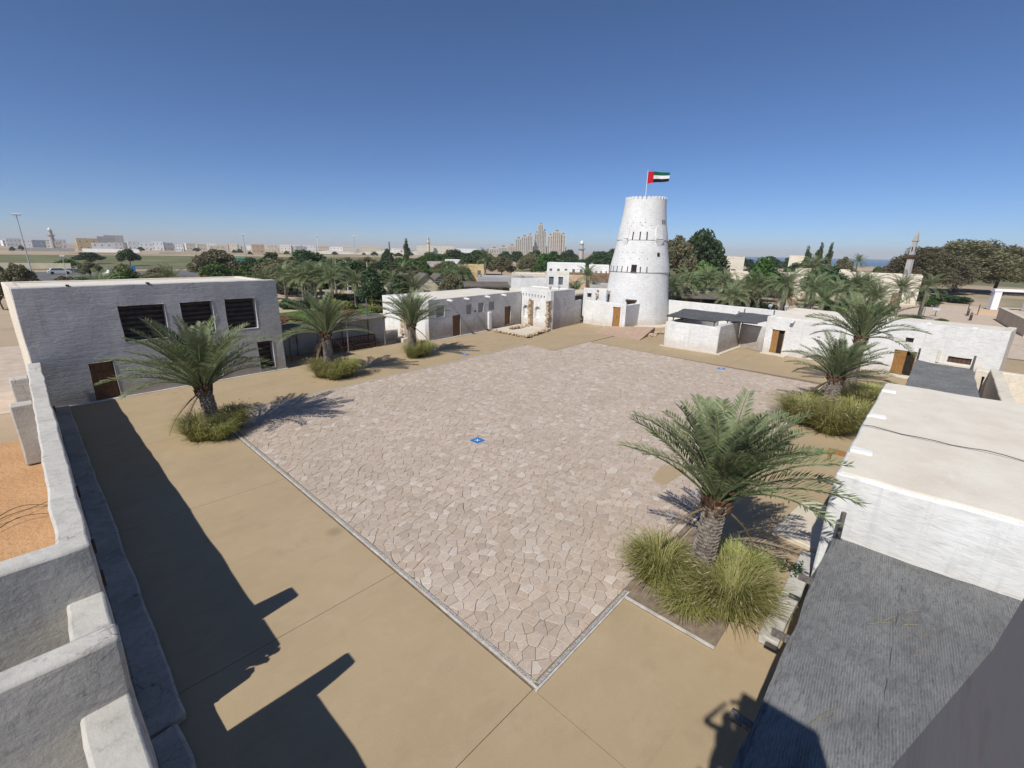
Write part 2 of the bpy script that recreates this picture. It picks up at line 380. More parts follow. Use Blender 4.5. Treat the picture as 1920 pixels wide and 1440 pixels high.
        for i in range(len(us) - 1):
            for j in range(len(zs) - 1):
                if not inh((us[i] + us[i + 1]) / 2, (zs[j] + zs[j + 1]) / 2):
                    s.face(P(us[i], zs[j]), P(us[i + 1], zs[j]), P(us[i + 1], zs[j + 1]), P(us[i], zs[j + 1]))
                s.face(P(us[i], zs[j], th), P(us[i], zs[j + 1], th), P(us[i + 1], zs[j + 1], th), P(us[i + 1], zs[j], th))
            s.face(P(us[i], z1), P(us[i + 1], z1), P(us[i + 1], z1, th), P(us[i], z1, th))
            s.face(P(us[i], z0), P(us[i], z0, th), P(us[i + 1], z0, th), P(us[i + 1], z0))
        for j in range(len(zs) - 1):
            s.face(P(0, zs[j]), P(0, zs[j + 1]), P(0, zs[j + 1], th), P(0, zs[j], th))
            s.face(P(Ln, zs[j]), P(Ln, zs[j], th), P(Ln, zs[j + 1], th), P(Ln, zs[j + 1]))
        for h in holes:
            t = h[4] if len(h) > 4 else depth
            hu = [u for u in us if h[0] - 1e-6 <= u <= h[1] + 1e-6]; hz = [z for z in zs if h[2] - 1e-6 <= z <= h[3] + 1e-6]
            for a, b in zip(hu, hu[1:]):
                s.face(P(a, h[2]), P(a, h[2], t), P(b, h[2], t), P(b, h[2])); s.face(P(a, h[3]), P(b, h[3]), P(b, h[3], t), P(a, h[3], t))
            for a, b in zip(hz, hz[1:]):
                s.face(P(h[0], a), P(h[0], b), P(h[0], b, t), P(h[0], a, t)); s.face(P(h[1], a), P(h[1], a, t), P(h[1], b, t), P(h[1], b))
            s.face(P(h[0], h[2], t), P(h[0], h[3], t), P(h[1], h[3], t), P(h[1], h[2], t))
        return P
    def mesh(s, name, mat, wob=0, base=None, smooth=None, wsc=.9):
        me = bpy.data.meshes.new(name)
        vs = [wobv(q, wob, wsc) for q in s.v] if wob else [Vector(q) for q in s.v]
        if base is not None: bb = Vector(base); vs = [q - bb for q in vs]
        me.from_pydata([tuple(q) for q in vs], [], s.f); me.update()
        if any(t is not None for t in s.tone):
            a = me.color_attributes.new('tone', 'FLOAT_COLOR', 'CORNER'); flat = []
            for f, t in zip(s.f, s.tone):
                t = (0, 0, 0) if t is None else ((t, t, t) if isinstance(t, (int, float)) else t)
                flat += [t[0], t[1], t[2], 1.0] * len(f)
            a.data.foreach_set('color', flat)
        me.materials.append(MT[mat] if isinstance(mat, str) else mat)
        if smooth:
            me.polygons.foreach_set('use_smooth', [True] * len(me.polygons))
            if smooth < 3: me.set_sharp_from_angle(angle=smooth)
        return me

def link(name, me, parent=None, loc=None, rz=0, sc=None):
    o = bpy.data.objects.new(name, me); col.objects.link(o)
    if parent is not None: o.parent = parent
    if loc is not None: o.location = loc
    if rz: o.rotation_euler.z = rz
    if sc: o.scale = sc if isinstance(sc, (tuple, list)) else (sc, sc, sc)
    return o
def thing(name, label, cat, loc=(0, 0, 0), group=None, rz=0):
    o = link(name, None, None, loc, rz); o['label'] = label; o['category'] = cat
    if group: o['group'] = group
    o.empty_display_size = .2
    return o
def tag(o, label, cat, group=None):
    o['label'] = label; o['category'] = cat
    if group: o['group'] = group
    return o
def kind(o, k): o['kind'] = k; return o
def gpos(o):
    p = Vector((0, 0, 0))
    while o is not None: p += o.location; o = o.parent
    return p
def part(name, b, mat, parent, wob=0, smooth=None, bevel=0, wsc=.9):
    """link builder b (world coordinates) as one mesh under parent (unrotated)"""
    o = link(name, b.mesh(name, mat, wob, gpos(parent), smooth, wsc), parent)
    if bevel:
        md = o.modifiers.new('bevel', 'BEVEL'); md.width = bevel; md.segments = 2; md.limit_method = 'ANGLE'; md.angle_limit = R(50)
    return o
def copy_tree(o, parent=None):
    c = o.copy(); col.objects.link(c); c.parent = parent
    for ch in list(o.children): copy_tree(ch, c)
    return c
def bear(deg, dist): return Vector((dist * math.cos(R(deg)), dist * math.sin(R(deg)), 0))

# ---------------------------------------------------------------- ground, sea
def disc(name, mat, z, r0, r1, a0=0, a1=360, n=72, rings=(1,)):
    b = B(); rr = [r0 + (r1 - r0) * t for t in (0,) + tuple(rings)]
    for i in range(len(rr) - 1):
        for k in range(n):
            t0, t1 = R(a0 + (a1 - a0) * k / n), R(a0 + (a1 - a0) * (k + 1) / n)
            q = lambda r, t: (r * math.cos(t), r * math.sin(t), z)
            b.face(q(rr[i], t0), q(rr[i + 1], t0), q(rr[i + 1], t1), q(rr[i], t1))
    return kind(link(name, b.mesh(name, mat)), 'structure')
disc('ground', 'ground', -.06, 0, 9000, rings=(.01, .05, .2, 1))
disc('sea', 'sea', -.03, 620, 8900, -62, 24, 60, (.1, 1))
def sheet(name, mat, poly, z, kd='structure'):
    b = B(); b.face(*[(x, y, z) for x, y in poly]); o = link(name, b.mesh(name, mat)); return kind(o, kd)
def bsheet(name, mat, z, a0, a1, r0, r1, kd='structure'):
    pts = [bear(a0 + (a1 - a0) * k / 10, r0) for k in range(11)] + [bear(a1 - (a1 - a0) * k / 10, r1) for k in range(11)]
    return sheet(name, mat, [(p.x, p.y) for p in pts], z, kd)
bsheet('field', 'field', -.050, 62, 100, 190, 420)
bsheet('field', 'field', -.050, 53, 62, 260, 420)
bsheet('road', 'asphalt', -.045, 62, 104, 120, 180)
bsheet('road', 'asphalt', -.045, 62, 104, 205, 214)
sheet('pavement', 'pave', [(-30, 31.2), (-.5, 31.2), (-.5, 52), (-30, 52)], -.045)
sheet('pavement', 'pave', [(46, -30), (130, -30), (110, 8), (78, 20), (46, -3)], -.045)
sheet('garden_path', 'pave', [(12, 43.5), (44, 47.5), (44, 51), (12, 46.5)], -.044)
sheet('garden_path', 'pave', [(30, 51), (36, 51), (54, 88), (46, 90)], -.043)
sheet('garden_path', 'pave', [(56, 20), (74, 22), (92, 8), (60, 4)], -.044)
for pl in ([(15, 48), (33, 52), (33, 62), (17, 58)], [(38, 53), (46, 53), (56, 66), (48, 70)], [(62, 14), (70, 16), (76, 9), (66, 6)], [(70, -1), (66, 5), (62, 3), (64, -4)]):
    sheet('lawn', 'lawn', pl, -.040)

# ---------------------------------------------------------------- courtyard slabs
b = B(); b.face((-.2, -6, -.035), (56, -6, -.035), (56, 40, -.035), (-.2, 40, -.035))
yard = kind(link('courtyard', b.mesh('courtyard', 'mortar')), 'structure')
slabs = []
def ring(xs, ys):
    for i in range(len(xs) - 1):
        for j in range(len(ys) - 1): slabs.append([(xs[i], ys[j]), (xs[i + 1], ys[j]), (xs[i + 1], ys[j + 1]), (xs[i], ys[j + 1])])
ring([-.1, 5.10], [-6, 4.05, 8.6, 15.5, 22.3, 30.0, 40])
ring([5.10, 13, 21.2, 29.4, 37.6, 46, 55], [-6, 4.05])
ring([34.6, 46, 55], [4.05, 10.6, 17, 22.6])
slabs += [[(5.10, 24.2), (13, 24.5), (13, 40), (5.1, 40)], [(13, 24.5), (21.2, 25.1), (21.2, 40), (13, 40)], [(21.2, 25.1), (29.1, 25.6), (29.1, 40), (21.2, 40)],
          [(29.3, 22.6), (46, 22.95), (46, 40), (29.1, 40), (29.1, 25.6)], [(46, 22.6), (55, 22.6), (55, 40), (46, 40)], [(5.1, 22.3), (6.45, 22.3), (6.45, 24.25), (5.1, 24.2)]]
for pl in slabs:
    c = Vector((sum(p[0] for p in pl) / len(pl), sum(p[1] for p in pl) / len(pl)))
    q = []
    for p in pl:
        v = Vector(p) - c; q.append((p[0] - math.copysign(.006, v.x), p[1] - math.copysign(.006, v.y)))
    b = B(); b.prism(q, -.033, 0.0); part('slab', b, 'tan', yard)

# ---------------------------------------------------------------- flagstone plaza
PA = [(5.27, 4.12), (29.2, 4.45), (29.2, 25.42), (6.5, 23.95), (5.32, 22.4)]
PB = [(29.2, 4.45), (33.75, 4.52), (34.6, 22.65), (29.2, 22.45)]
b = B(); b.prism([(5.12, 3.98), (33.95, 4.38), (34.75, 22.8), (29.3, 22.6), (29.1, 25.6), (6.4, 24.1), (5.15, 22.5)], -.03, .006)
plaza = kind(link('stone_plaza', b.mesh('stone_plaza', 'mortar')), 'structure')
def clip(poly, conv):
    for i in range(len(conv)):
        a, c = conv[i], conv[(i + 1) % len(conv)]; out = []
        side = lambda p: (c[0] - a[0]) * (p[1] - a[1]) - (c[1] - a[1]) * (p[0] - a[0])
        for k in range(len(poly)):
            p, q = poly[k - 1], poly[k]; sp, sq = side(p), side(q)
            if (sp >= 0) != (sq >= 0):
                t = sp / (sp - sq); out.append((p[0] + (q[0] - p[0]) * t, p[1] + (q[1] - p[1]) * t))
            if sq >= 0: out.append(q)
        poly = out
        if len(poly) < 3: return []
    return poly
rs = random.Random(3)
S = .262; pts = []
for i in range(int(32 / S)):
    for j in range(int(24 / S)):
        pts.append(Vector((4.4 + (i + .5 * (j % 2) + rs.uniform(-.46, .46)) * S, 3.2 + (j + rs.uniform(-.46, .46)) * S)))
vo, _, fo, _, _, _ = delaunay_2d_cdt(pts, [], [], 0, 1e-6)
cells = {}
for f in fo:
    A, Bp, Cp = (vo[i] for i in f)
    d = 2 * (A.x * (Bp.y - Cp.y) + Bp.x * (Cp.y - A.y) + Cp.x * (A.y - Bp.y))
    if abs(d) < 1e-9: continue
    ux = (A.length_squared * (Bp.y - Cp.y) + Bp.length_squared * (Cp.y - A.y) + Cp.length_squared * (A.y - Bp.y)) / d
    uy = (A.length_squared * (Cp.x - Bp.x) + Bp.length_squared * (A.x - Cp.x) + Cp.length_squared * (Bp.x - A.x)) / d
    for i in f: cells.setdefault(i, []).append((ux, uy))
stones = []
for i, cc in cells.items():
    p = vo[i]; cc = sorted(cc, key=lambda q: math.atan2(q[1] - p.y, q[0] - p.x))
    if len(cc) < 3 or any((q[0] - p.x) ** 2 + (q[1] - p.y) ** 2 > .7 for q in cc): continue
    poly = clip(cc, PA if p.x < 29.2 else PB)
    if len(poly) < 3: continue
    # drop slivers between nearly equal corners
    q = [poly[k] for k in range(len(poly)) if (Vector(poly[k]) - Vector(poly[k - 1])).length > .03]
    if len(q) < 3: continue
    stones.append(q)
stones.sort(key=lambda q: (q[0][0] ** 2 + q[0][1] ** 2))
PAL = [(.545, .45, .37), (.57, .475, .395), (.51, .415, .335), (.60, .51, .43), (.53, .43, .345), (.48, .40, .33), (.64, .565, .49), (.55, .445, .355)]
def stone_into(b, q):
    c = Vector((sum(p[0] for p in q) / len(q), sum(p[1] for p in q) / len(q)))
    rad = sum((Vector(p) - c).length for p in q) / len(q)
    if rad < .05: return
    t = PAL[rs.randrange(8)] if rs.random() < .5 else PAL[rs.randrange(3)]; k = rs.uniform(.93, 1.05); t = tuple(x * k for x in t)
    h = .022 + rs.uniform(-.004, .004); tx, ty = rs.uniform(-.012, .012), rs.uniform(-.012, .012)
    s0, s1 = 1 - .006 / rad, 1 - .016 / rad
    z = lambda v: h + v.x * tx + v.y * ty
    lo, mi, up = [], [], []
    for p in q:
        v = Vector(p) - c; a = v * s0; u = v * s1
        lo.append((c.x + a.x, c.y + a.y, .0)); mi.append((c.x + a.x, c.y + a.y, z(a) - .008)); up.append((c.x + u.x, c.y + u.y, z(u)))
    n = len(q)
    for k in range(n):
        j = (k + 1) % n
        b.face(lo[k], lo[j], mi[j], mi[k], merge=False, tone=t); b.face(mi[k], mi[j], up[j], up[k], merge=False, tone=t)
    b.face(*up, merge=False, tone=t)
for q in stones[:300]:
    b = B(); stone_into(b, q)
    if b.f: link('flagstone', b.mesh('flagstone', 'stone'), plaza)
b = B()
for q in stones[300:]: stone_into(b, q)
kind(link('flagstones', b.mesh('flagstones', 'stone'), plaza), 'stuff')
# pebble strip and concrete edge along the two near sides
def strip(nm, mat, p, q, w0, w1, z0, z1, par, seg=None):
    p, q = Vector(p), Vector(q); d = (q - p); ln = d.length; d.normalize(); nn = Vector((d.y, -d.x))
    k = max(1, int(ln / seg)) if seg else 1
    for i in range(k):
        a = p + d * (ln * i / k + (.006 if i else 0)); c = p + d * (ln * (i + 1) / k)
        b = B(); b.prism([tuple(a + nn * w0), tuple(c + nn * w0), tuple(c + nn * w1), tuple(a + nn * w1)], z0, z1); part(nm, b, mat, par)
strip('pebble_strip', 'pebble', (5.26, 22.2), (5.26, 4.09), .0, .075, 0, .028, plaza)
strip('kerb', 'kerb', (5.26, 22.2), (5.26, 4.0), .08, .12, -.02, .032, plaza, 1.5)
strip('pebble_strip', 'pebble', (5.25, 4.09), (8.6, 4.14), .0, .075, 0, .028, plaza)
strip('kerb', 'kerb', (5.1, 4.08), (8.6, 4.13), .08, .12, -.02, .032, plaza, 1.5)
strip('kerb', 'kerb', (6.5, 23.95), (28.9, 25.42), -.10, -.02, -.02, .030, plaza, 3)
strip('kerb', 'kerb', (12.5, 4.2), (33.8, 4.5), .03, .10, -.02, .030, plaza, 3)
for (x, y, lb) in ((12.12, 13.21, 'blue square floor plate in the middle of the stone plaza'), (22.76, 26.2, 'blue floor plate on the tan concrete near the third palm'), (33.27, 10.52, 'blue floor plate on the plaza edge facing the mat canopies')):
    t = thing('floor_plate', lb, 'floor plate', (x, y, 0.03), 'blue floor plates')
    b = B(); b.box(x - .27, y - .27, .012, x + .27, y + .27, .034); part('frame', b, 'metal', t)
    b = B(); b.box(x - .235, y - .235, .036, x + .235, y + .235, .042); part('plate', b, 'blue', t)
    for s_ in (1, -1):
        b = B(); b.obox((x, y, .045 + .001 * s_), Vector((.09, .09 * s_, 0)), Vector((-.012, .012 * s_, 0)), (0, 0, .002)); part('mark', b, 'paintw', t)
# mortar repair patch beside the front palm
b = B(); b.prism([(14.1, 5.8), (15.9, 5.6), (16.2, 6.0), (15.5, 6.55), (14.3, 6.3)], .0, .031, None); part('repair_patch', b, 'tan', yard)

# ---------------------------------------------------------------- openings
def planked(par, P, u0, u1, z0, z1, t, mat, planks, name='door', handle=True, rails=0):
    """boarded leaf filling an opening: backing board, planks, handle"""
    t -= .05
    b = B(); b.face(P(u0, z0, t), P(u1, z0, t), P(u1, z1, t), P(u0, z1, t))
    lf = part(name, b, mat, par)
    w = (u1 - u0) / planks
    for k in range(planks):
        b = B(); a, c = u0 + w * k + .006, u0 + w * (k + 1) - .006; f = t - .03 - .004 * (k % 2)
        q = [P(a, z0, f), P(c, z0, f), P(c, z1, f), P(a, z1, f)]; r = [P(a, z0, t), P(c, z0, t), P(c, z1, t), P(a, z1, t)]
        b.face(*q)
        for i in range(4): b.face(q[i], r[i], r[(i + 1) % 4], q[(i + 1) % 4])
        o = link('plank', b.mesh('plank', mat, 0, gpos(lf)), lf)
    for k in range(rails):
        z = z0 + (z1 - z0) * (k + .6) / (rails + .3)
        b = B(); c = P((u0 + u1) / 2, z, t - .05); d = (P(u1, z) - P(u0, z)) / 2 * .96; nn = (P(u0, z, 1) - P(u0, z, 0))
        b.obox(c, d, nn * .018, (0, 0, .045)); link('rail', b.mesh('rail', mat, 0, gpos(lf)), lf)
    if handle:
        b = B(); c = P(u0 + (u1 - u0) * .55, z0 + (z1 - z0) * .5, t - .06); b.lathe([(.01, -.05), (.035, -.03), (.035, .03), (.01, .05)], 8)
        b.v = [(x * .7 + c.x, y * .7 + c.y, z + c.z) for x, y, z in b.v]
        link('handle', b.mesh('handle', 'darkmetal', 0, gpos(lf)), lf)
    return lf
def pane(par, P, u0, u1, z0, z1, t, mat, name='window'):
    b = B(); b.face(P(u0 - .02, z0 - .02, t - .05), P(u1 + .02, z0 - .02, t - .05), P(u1 + .02, z1 + .02, t - .05), P(u0 - .02, z1 + .02, t - .05)); return part(name, b, mat, par)
def framed(par, P, u0, u1, z0, z1, t, mat, w=.06):
    b = B(); nn = P(0, 0, 1) - P(0, 0, 0); d = (P(1, 0) - P(0, 0)); m_ = (u0 + u1) / 2; h = (z0 + z1) / 2
    for c, hw, hz in ((P(u0 + w / 2, h, t - .05), w / 2, (z1 - z0) / 2), (P(u1 - w / 2, h, t - .05), w / 2, (z1 - z0) / 2), (P(m_, z1 - w / 2, t - .05), (u1 - u0) / 2 - w, w / 2)):
        b.obox(c, d * hw, nn * .05, (0, 0, hz))
    return part('frame', b, mat, par)
def louvres(par, P, u0, u1, z0, z1, t, n, name='window'):
    lf = pane(par, P, u0, u1, z0, z1, t, 'void', name)
    d = (P(u1, 0) - P(u0, 0)) / 2; nn = P(0, 0, 1) - P(0, 0, 0)
    for k in range(n):
        z = z0 + (z1 - z0) * (k + .5) / n
        b = B(); b.obox(P((u0 + u1) / 2, z, t - .09), d * .985, nn * .05 + Vector((0, 0, .045)), (Vector((0, 0, 1)) - nn * .9).normalized() * .008)
        link('slat', b.mesh('slat', 'louver', 0, gpos(lf)), lf)
    return lf
def spout(par, c, d, ln=.5, w=.13):
    """half-round plaster rain spout"""
    c, d = Vector(c), Vector(d).normalized(); u = Vector((-d.y, d.x, 0)); b = B()
    pr = [(-w, w * .4), (-w, -w * .5), (-w * .5, -w), (w * .5, -w), (w, -w * .5), (w, w * .4), (w * .55, w * .4), (w * .4, -w * .3), (-w * .4, -w * .3), (-w * .55, w * .4)]
    A = [c + u * x + Vector((0, 0, z)) for x, z in pr]; E_ = [q + d * ln + Vector((0, 0, -.06)) for q in A]
    for i in range(len(pr)): b.face(A[i], E_[i], E_[(i + 1) % len(pr)], A[(i + 1) % len(pr)], merge=False)
    b.face(*E_[::-1], merge=False); b.face(*A, merge=False)
    return part('spout', b, 'spout', par)

# ---------------------------------------------------------------- two-storey building (left)
c_, s_ = math.cos(R(3)), math.sin(R(3))
def lbp(u, dep=0): return (2.49 + u * c_ - dep * s_, 30.45 + u * s_ + dep * c_)
t = thing('two_storey_house', 'two storey plastered house greyed by shade with dark louvred windows behind the left palm', 'building', lbp(3) + (0,))
b = B()
U0 = -2.8; LBH = [(u0 - U0, u1 - U0, z0, z1, d) for u0, u1, z0, z1, d in ((-.9, .08, .05, 2.0, .28), (.72, 2.68, 2.88, 4.73, .45), (3.37, 4.95, 2.88, 4.73, .45), (5.6, 7.28, 2.9, 4.76, .45), (7.08, 8.0, .25, 2.03, .45), (3.9, 4.95, .25, 2.03, .45))]
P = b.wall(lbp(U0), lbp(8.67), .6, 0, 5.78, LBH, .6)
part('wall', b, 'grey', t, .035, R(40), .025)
b = B(); b.wall(lbp(8.67, .6), lbp(8.67, 6.0), .4, 0, 5.72, (), .8); part('wall', b, 'cream', t, .03, R(40), .03)
b = B(); b.wall(lbp(U0, 6.0), lbp(U0, .6), .4, 0, 5.72, (), .8); part('wall', b, 'cream', t, .03, R(40), .03)
b = B(); b.wall(lbp(8.67, 6.0), lbp(U0, 6.0), .4, 0, 5.72, (), .8); part('wall', b, 'cream', t, .03, R(40), .03)
b = B(); b.prism([lbp(U0 + .35, .4), lbp(8.3, .4), lbp(8.3, 5.7), lbp(U0 + .35, 5.7)], 5.3, 5.66); part('roof', b, 'roof', t)
planked(t, P, *LBH[0][:4], .28, 'door_dark', 4, 'door', True, 2); framed(t, P, *LBH[0][:4], .28, 'lintel', .05)
for h in LBH[1:]: louvres(t, P, *h[:4], .45, 7 if h[3] > 4 else 6)
for uu in (1.9, 5.0):
    b = B(); q = P(uu, 5.80, .2); b.obox(q, (.06, 0, 0), (0, .2, 0), (0, 0, .05)); part('roof_drain', b, 'lintel', t)
b = B(); b.prism([lbp(U0, -.10), lbp(8.75, -.10), lbp(8.75, -.03), lbp(U0, -.03)], 0, .05, 1.0); part('plinth', b, 'spout', t, .015, R(40))

# ---------------------------------------------------------------- left enclosure wall with roofless rooms
t = thing('enclosure_wall', 'long thick cement rendered wall with roofless rooms on the left edge', 'wall', (-.25, 15, 0))
def wpart(nm, x0, y0, z0, x1, y1, z1, mat='cement', wob=.035, bv=.05, step=.45, par=None):
    b = B(); b.box(x0, y0, z0, x1, y1, z1, step); return part(nm, b, mat, par or t, wob, R(50), bv)
wpart('wall', -.47, 9.38, 0, 0, 30.1, 2.4)
wpart('wall', -.47, 8.0, 0, 0, 8.98, 2.38)
wpart('wall', -.46, 6.70, 0, -.02, 8.0, 1.05)
wpart('wall', -.48, 1.5, 0, 0, 6.42, 2.42)
wpart('cross_wall', -4.2, 8.97, 0, .0, 9.40, 3.25)
wpart('cross_wall', -4.2, 6.40, 0, .02, 6.72, 3.25)
wpart('buttress', -1.05, 22.9, 0, -.46, 23.45, 2.25)
wpart('buttress', -1.05, 27.6, 0, -.46, 28.2, 2.25)
wpart('back_wall', -4.6, 1.5, 0, -4.2, 9.4, 2.2)
wpart('ledge', .0, 7.9, 0, .56, 29.9, .2, 'ledge', .05, .05, .4)
wpart('ledge', .0, 1.6, 0, .42, 7.85, .18, 'ledge', .05, .06, .4)
rb = random.Random(5)
def rubble_into(par, x0, y0, z0, x1, y1, z1, n, s0, s1, mat='rubble', nm='stone'):
    for k in range(n):
        s = rb.uniform(s0, s1); c = Vector((rb.uniform(x0, x1), rb.uniform(y0, y1), rb.uniform(z0, z1))); b = B()
        bm = bmesh.new(); bmesh.ops.create_icosphere(bm, subdivisions=1, radius=s)
        for v in bm.verts:
            f = 1 + .45 * noise.noise(v.co * (1.3 / s) + Vector((k * 7.1, c.x, c.y))); v.co = Vector((v.co.x * f * 1.15, v.co.y * f, v.co.z * f * .75))
        me = bpy.data.meshes.new(nm); bm.to_mesh(me); bm.free(); me.materials.append(MT[mat])
        o = link(nm, me, par, c - gpos(par)); o.rotation_euler = (rb.uniform(-.5, .5), rb.uniform(-.5, .5), rb.uniform(0, 6))
rubble_into(t, -.42, 7.85, 1.75, -.05, 8.0, 2.34, 10, .06, .13, 'cement')
wpart('wall', -.45, 7.75, 1.0, -.03, 8.0, 1.75)
rubble_into(t, -.40, 7.7, 1.1, -.08, 7.85, 1.35, 5, .08, .14, 'cement')
for y_, z_ in ((14.2, 2.05), (11.3, 2.0), (10.0, 2.0), (22.5, 2.0)):
    b = B(); b.box(-.05, y_ - .11, z_ - .11, .05, y_ + .11, z_ + .11); part('beam_end', b, 'lintel', t)
sheet('sand_floor', 'sand', [(-9, 9.3), (-.4, 9.3), (-.4, 26.5), (-9, 26.0)], -.038)
sheet('room_floor', 'cement', [(-4.3, 1.5), (-.4, 1.5), (-.4, 9.0), (-4.3, 9.0)], .01)
# dry fronds lying on the sand
for k, (x, y) in enumerate(((-.95, 18.6), (-.85, 17.6), (-1.05, 18.0))):
    b = B(); pts_ = [Vector((x - .9 + i * .22, y + .35 * math.sin(i * .55 + k) + .12 * k * i, .05 + .10 * math.sin(i * .6))) for i in range(8)]
    b.tube(pts_, [.006 + .009 * (1 - i / 8) for i in range(8)], 5)
    tag(link('dry_branch', b.mesh('dry_branch', 'bark')), ('dry curved branch lying on the orange sand by the wall'), 'branch', 'dry branches on the sand')
# ---------------------------------------------------------------- long low house beyond the plaza
ct, st = math.cos(R(6.5)), math.sin(R(6.5))
def mp(u, dep=0): return (23.8 + u * ct - dep * st, 32.16 + u * st + dep * ct)
t = thing('long_house', 'long low house with two brown doors, grey screened windows and roof spouts', 'building', mp(6) + (0,))
MH = [(2.98, 4.0, .1, 2.02, .18), (10.83, 11.87, .28, 2.2, .18), (.9, 1.93, 2.05, 3.08, .12), (4.83, 5.6, 1.95, 2.85, .12), (6.53, 7.34, 1.98, 2.9, .12), (8.16, 9.02, 2.04, 2.88, .12)]
b = B(); P = b.wall(mp(0), mp(13.75), .45, 0, 3.62, MH, .6); part('wall', b, 'two', t, .03, R(40), .03)
b = B(); b.wall(mp(0, 6.2), mp(0, .45), .45, 0, 3.6, (), .7); part('wall', b, 'white', t, .03, R(40), .03)
b = B(); b.wall(mp(13.75, 6.2), mp(.45, 6.2), .4, 0, 3.6, (), .9); part('wall', b, 'white', t, .03, R(40), .03)
b = B(); b.prism([mp(.3, .3), mp(13.6, .3), mp(13.6, 5.9), mp(.3, 5.9)], 3.2, 3.57); part('roof', b, 'roof', t)
planked(t, P, *MH[0][:4], .18, 'door_dark', 4); planked(t, P, *MH[1][:4], .18, 'door_dark', 4)
for h in MH[:2]: framed(t, P, *h[:4], .18, 'lintel', .06)
for h in MH[2:]: pane(t, P, *h[:4], .12, 'mesh')
for u in (2.4, 4.65, 7.7, 10.35): spout(t, P(u, 3.5, .05), P(0, 0, -1) - P(0, 0, 0), .55)
b = B(); q = P(6.14, 2.16, -.03); b.obox(q, P(.05, 0) - P(0, 0), P(0, 0, .04) - P(0, 0), (0, 0, .07)); part('vent', b, 'void', t)
b = B(); b.prism([mp(-.05, -.12), mp(9.2, -.12), mp(9.2, -.02), mp(-.05, -.02)], 0, .06, .8); part('plinth', b, 'spout', t, .02, R(40))
# broken rubble pier at its left end
t = thing('rubble_pier', 'broken rubble stone pier at the left end of the long low house', 'ruin', (23.0, 34.4, 0))
b = B(); b.box(22.6, 34.2, 0, 23.5, 34.75, 1.7, .4); part('core', b, 'cream', t, .06, R(50))
rubble_into(t, 22.55, 34.15, .1, 22.75, 34.75, 1.9, 22, .10, .18)
t = thing('low_kerb_wall', 'low stone kerb wall between the bench shelter and the long house', 'wall', (22.3, 33.5, 0))
b = B(); b.box(21.8, 33.2, 0, 22.5, 34.3, .35, .4); part('wall', b, 'cream', t, .04, R(50), .03)
b = B(); b.box(20.9, 35.2, 0, 22.6, 35.6, .9, .4); part('wall', b, 'cream', t, .04, R(50), .03)

# ---------------------------------------------------------------- ruined room with niches
t = thing('ruined_room', 'white ruined room with two arched niches and exposed rubble wall stubs', 'building', (37.2, 31.5, 0))
Ax, Ay = Vector((37.65, 34.0)), Vector((36.9, 29.15))
hs = [(.42 + .49 * k, .60 + .49 * k, 3.16, 3.44, .3) for k in range(9)] + [(.5, 1.35, .85, 2.2, .3), (2.45, 3.35, 1.0, 2.25, .3)]
b = B(); P = b.wall(tuple(Ax), tuple(Ay), .45, 0, 4.02, hs, .6); part('wall', b, 'white', t, .03, R(40), .03)
for h in hs[:9]: pane(t, P, *h[:4], .3, 'void', 'beam_socket')
for h in hs[9:]:
    u0, u1, z1 = h[0], h[1], h[3]; r = (u1 - u0) / 2; m_ = (u0 + u1) / 2
    for sg in (-1, 1):
        b = B(); arc = [(m_ + sg * r * math.cos(R(a)), z1 - r + r * math.sin(R(a))) for a in range(0, 91, 15)]
        pl = arc + [(m_ + sg * r, z1)]
        if sg > 0: pl = pl[::-1]
        b.face(*[P(u, z, .02) for u, z in pl][::-1])
        for (ua, za), (ub, zb) in zip(arc, arc[1:]): b.face(P(ua, za, .02), P(ub, zb, .02), P(ub, zb, .27), P(ua, za, .27))
        part('arch', b, 'white', t)
b = B(); Pr = b.wall((36.9, 29.15), (41.83, 29.67), .45, 0, 3.97, [(2.45, 2.68, 2.85, 3.12, .2), (3.4, 3.54, 1.95, 2.13, .2)], .6); part('wall', b, 'two', t, .03, R(40), .03)
for h in ((2.45, 2.68, 2.85, 3.12), (3.4, 3.54, 1.95, 2.13)): pane(t, Pr, *h, .2, 'void', 'vent')
b = B(); b.wall((41.83, 29.67), (43.5, 29.85), .45, 0, 2.68, (), .6); part('wall', b, 'two', t, .03, R(40), .03)
b = B(); b.wall((42.2, 29.9), (42.2, 36.0), .4, 0, 3.9, (), .7); part('wall', b, 'white', t, .03, R(40), .03)
b = B(); b.prism([(37.3, 29.5), (42, 30.0), (42, 36), (38, 36)], 3.4, 3.8); part('roof', b, 'roof', t)
for (x, y, z1, n) in ((36.9, 31.9, 3.0, 26), (36.65, 29.25, 3.15, 30)):
    b = B(); b.box(x - .12, y - .14, 0, x + .45, y + .14, z1 - .15, .35); part('wall_stub', b, 'rubble', t, .09, R(50), 0, 2.2)
    rubble_into(t, x - .22, y - .16, .05, x - .02, y + .16, z1, n, .09, .17)
for k, x in enumerate((38.6, 40.1)):
    b = B(); b.lathe([(.05, 3.8), (.05, 4.05), (.14, 4.1), (.16, 4.3), (.04, 4.38)], 10, (x, 30.6)); part('roof_lamp', b, 'metal', t, 0, R(60))
t = thing('stub_pillar', 'short broken pillar with exposed stones before the long low house', 'ruin', (32.0, 33.0, 0))
b = B(); b.box(31.75, 32.85, 0, 32.15, 33.35, 1.88, .35); part('core', b, 'white', t, .05, R(50), .03)
rubble_into(t, 32.1, 32.9, .05, 32.25, 33.3, 1.85, 16, .08, .14)
t = thing('ruin_platform', 'low stone edged platform of the ruined room', 'ruin', (34.3, 30.5, 0))
b = B(); b.prism([(32.1, 32.75), (31.75, 27.75), (36.7, 28.95), (36.85, 33.3)], 0, .16, .6); part('floor', b, 'cream', t, .04, R(40))
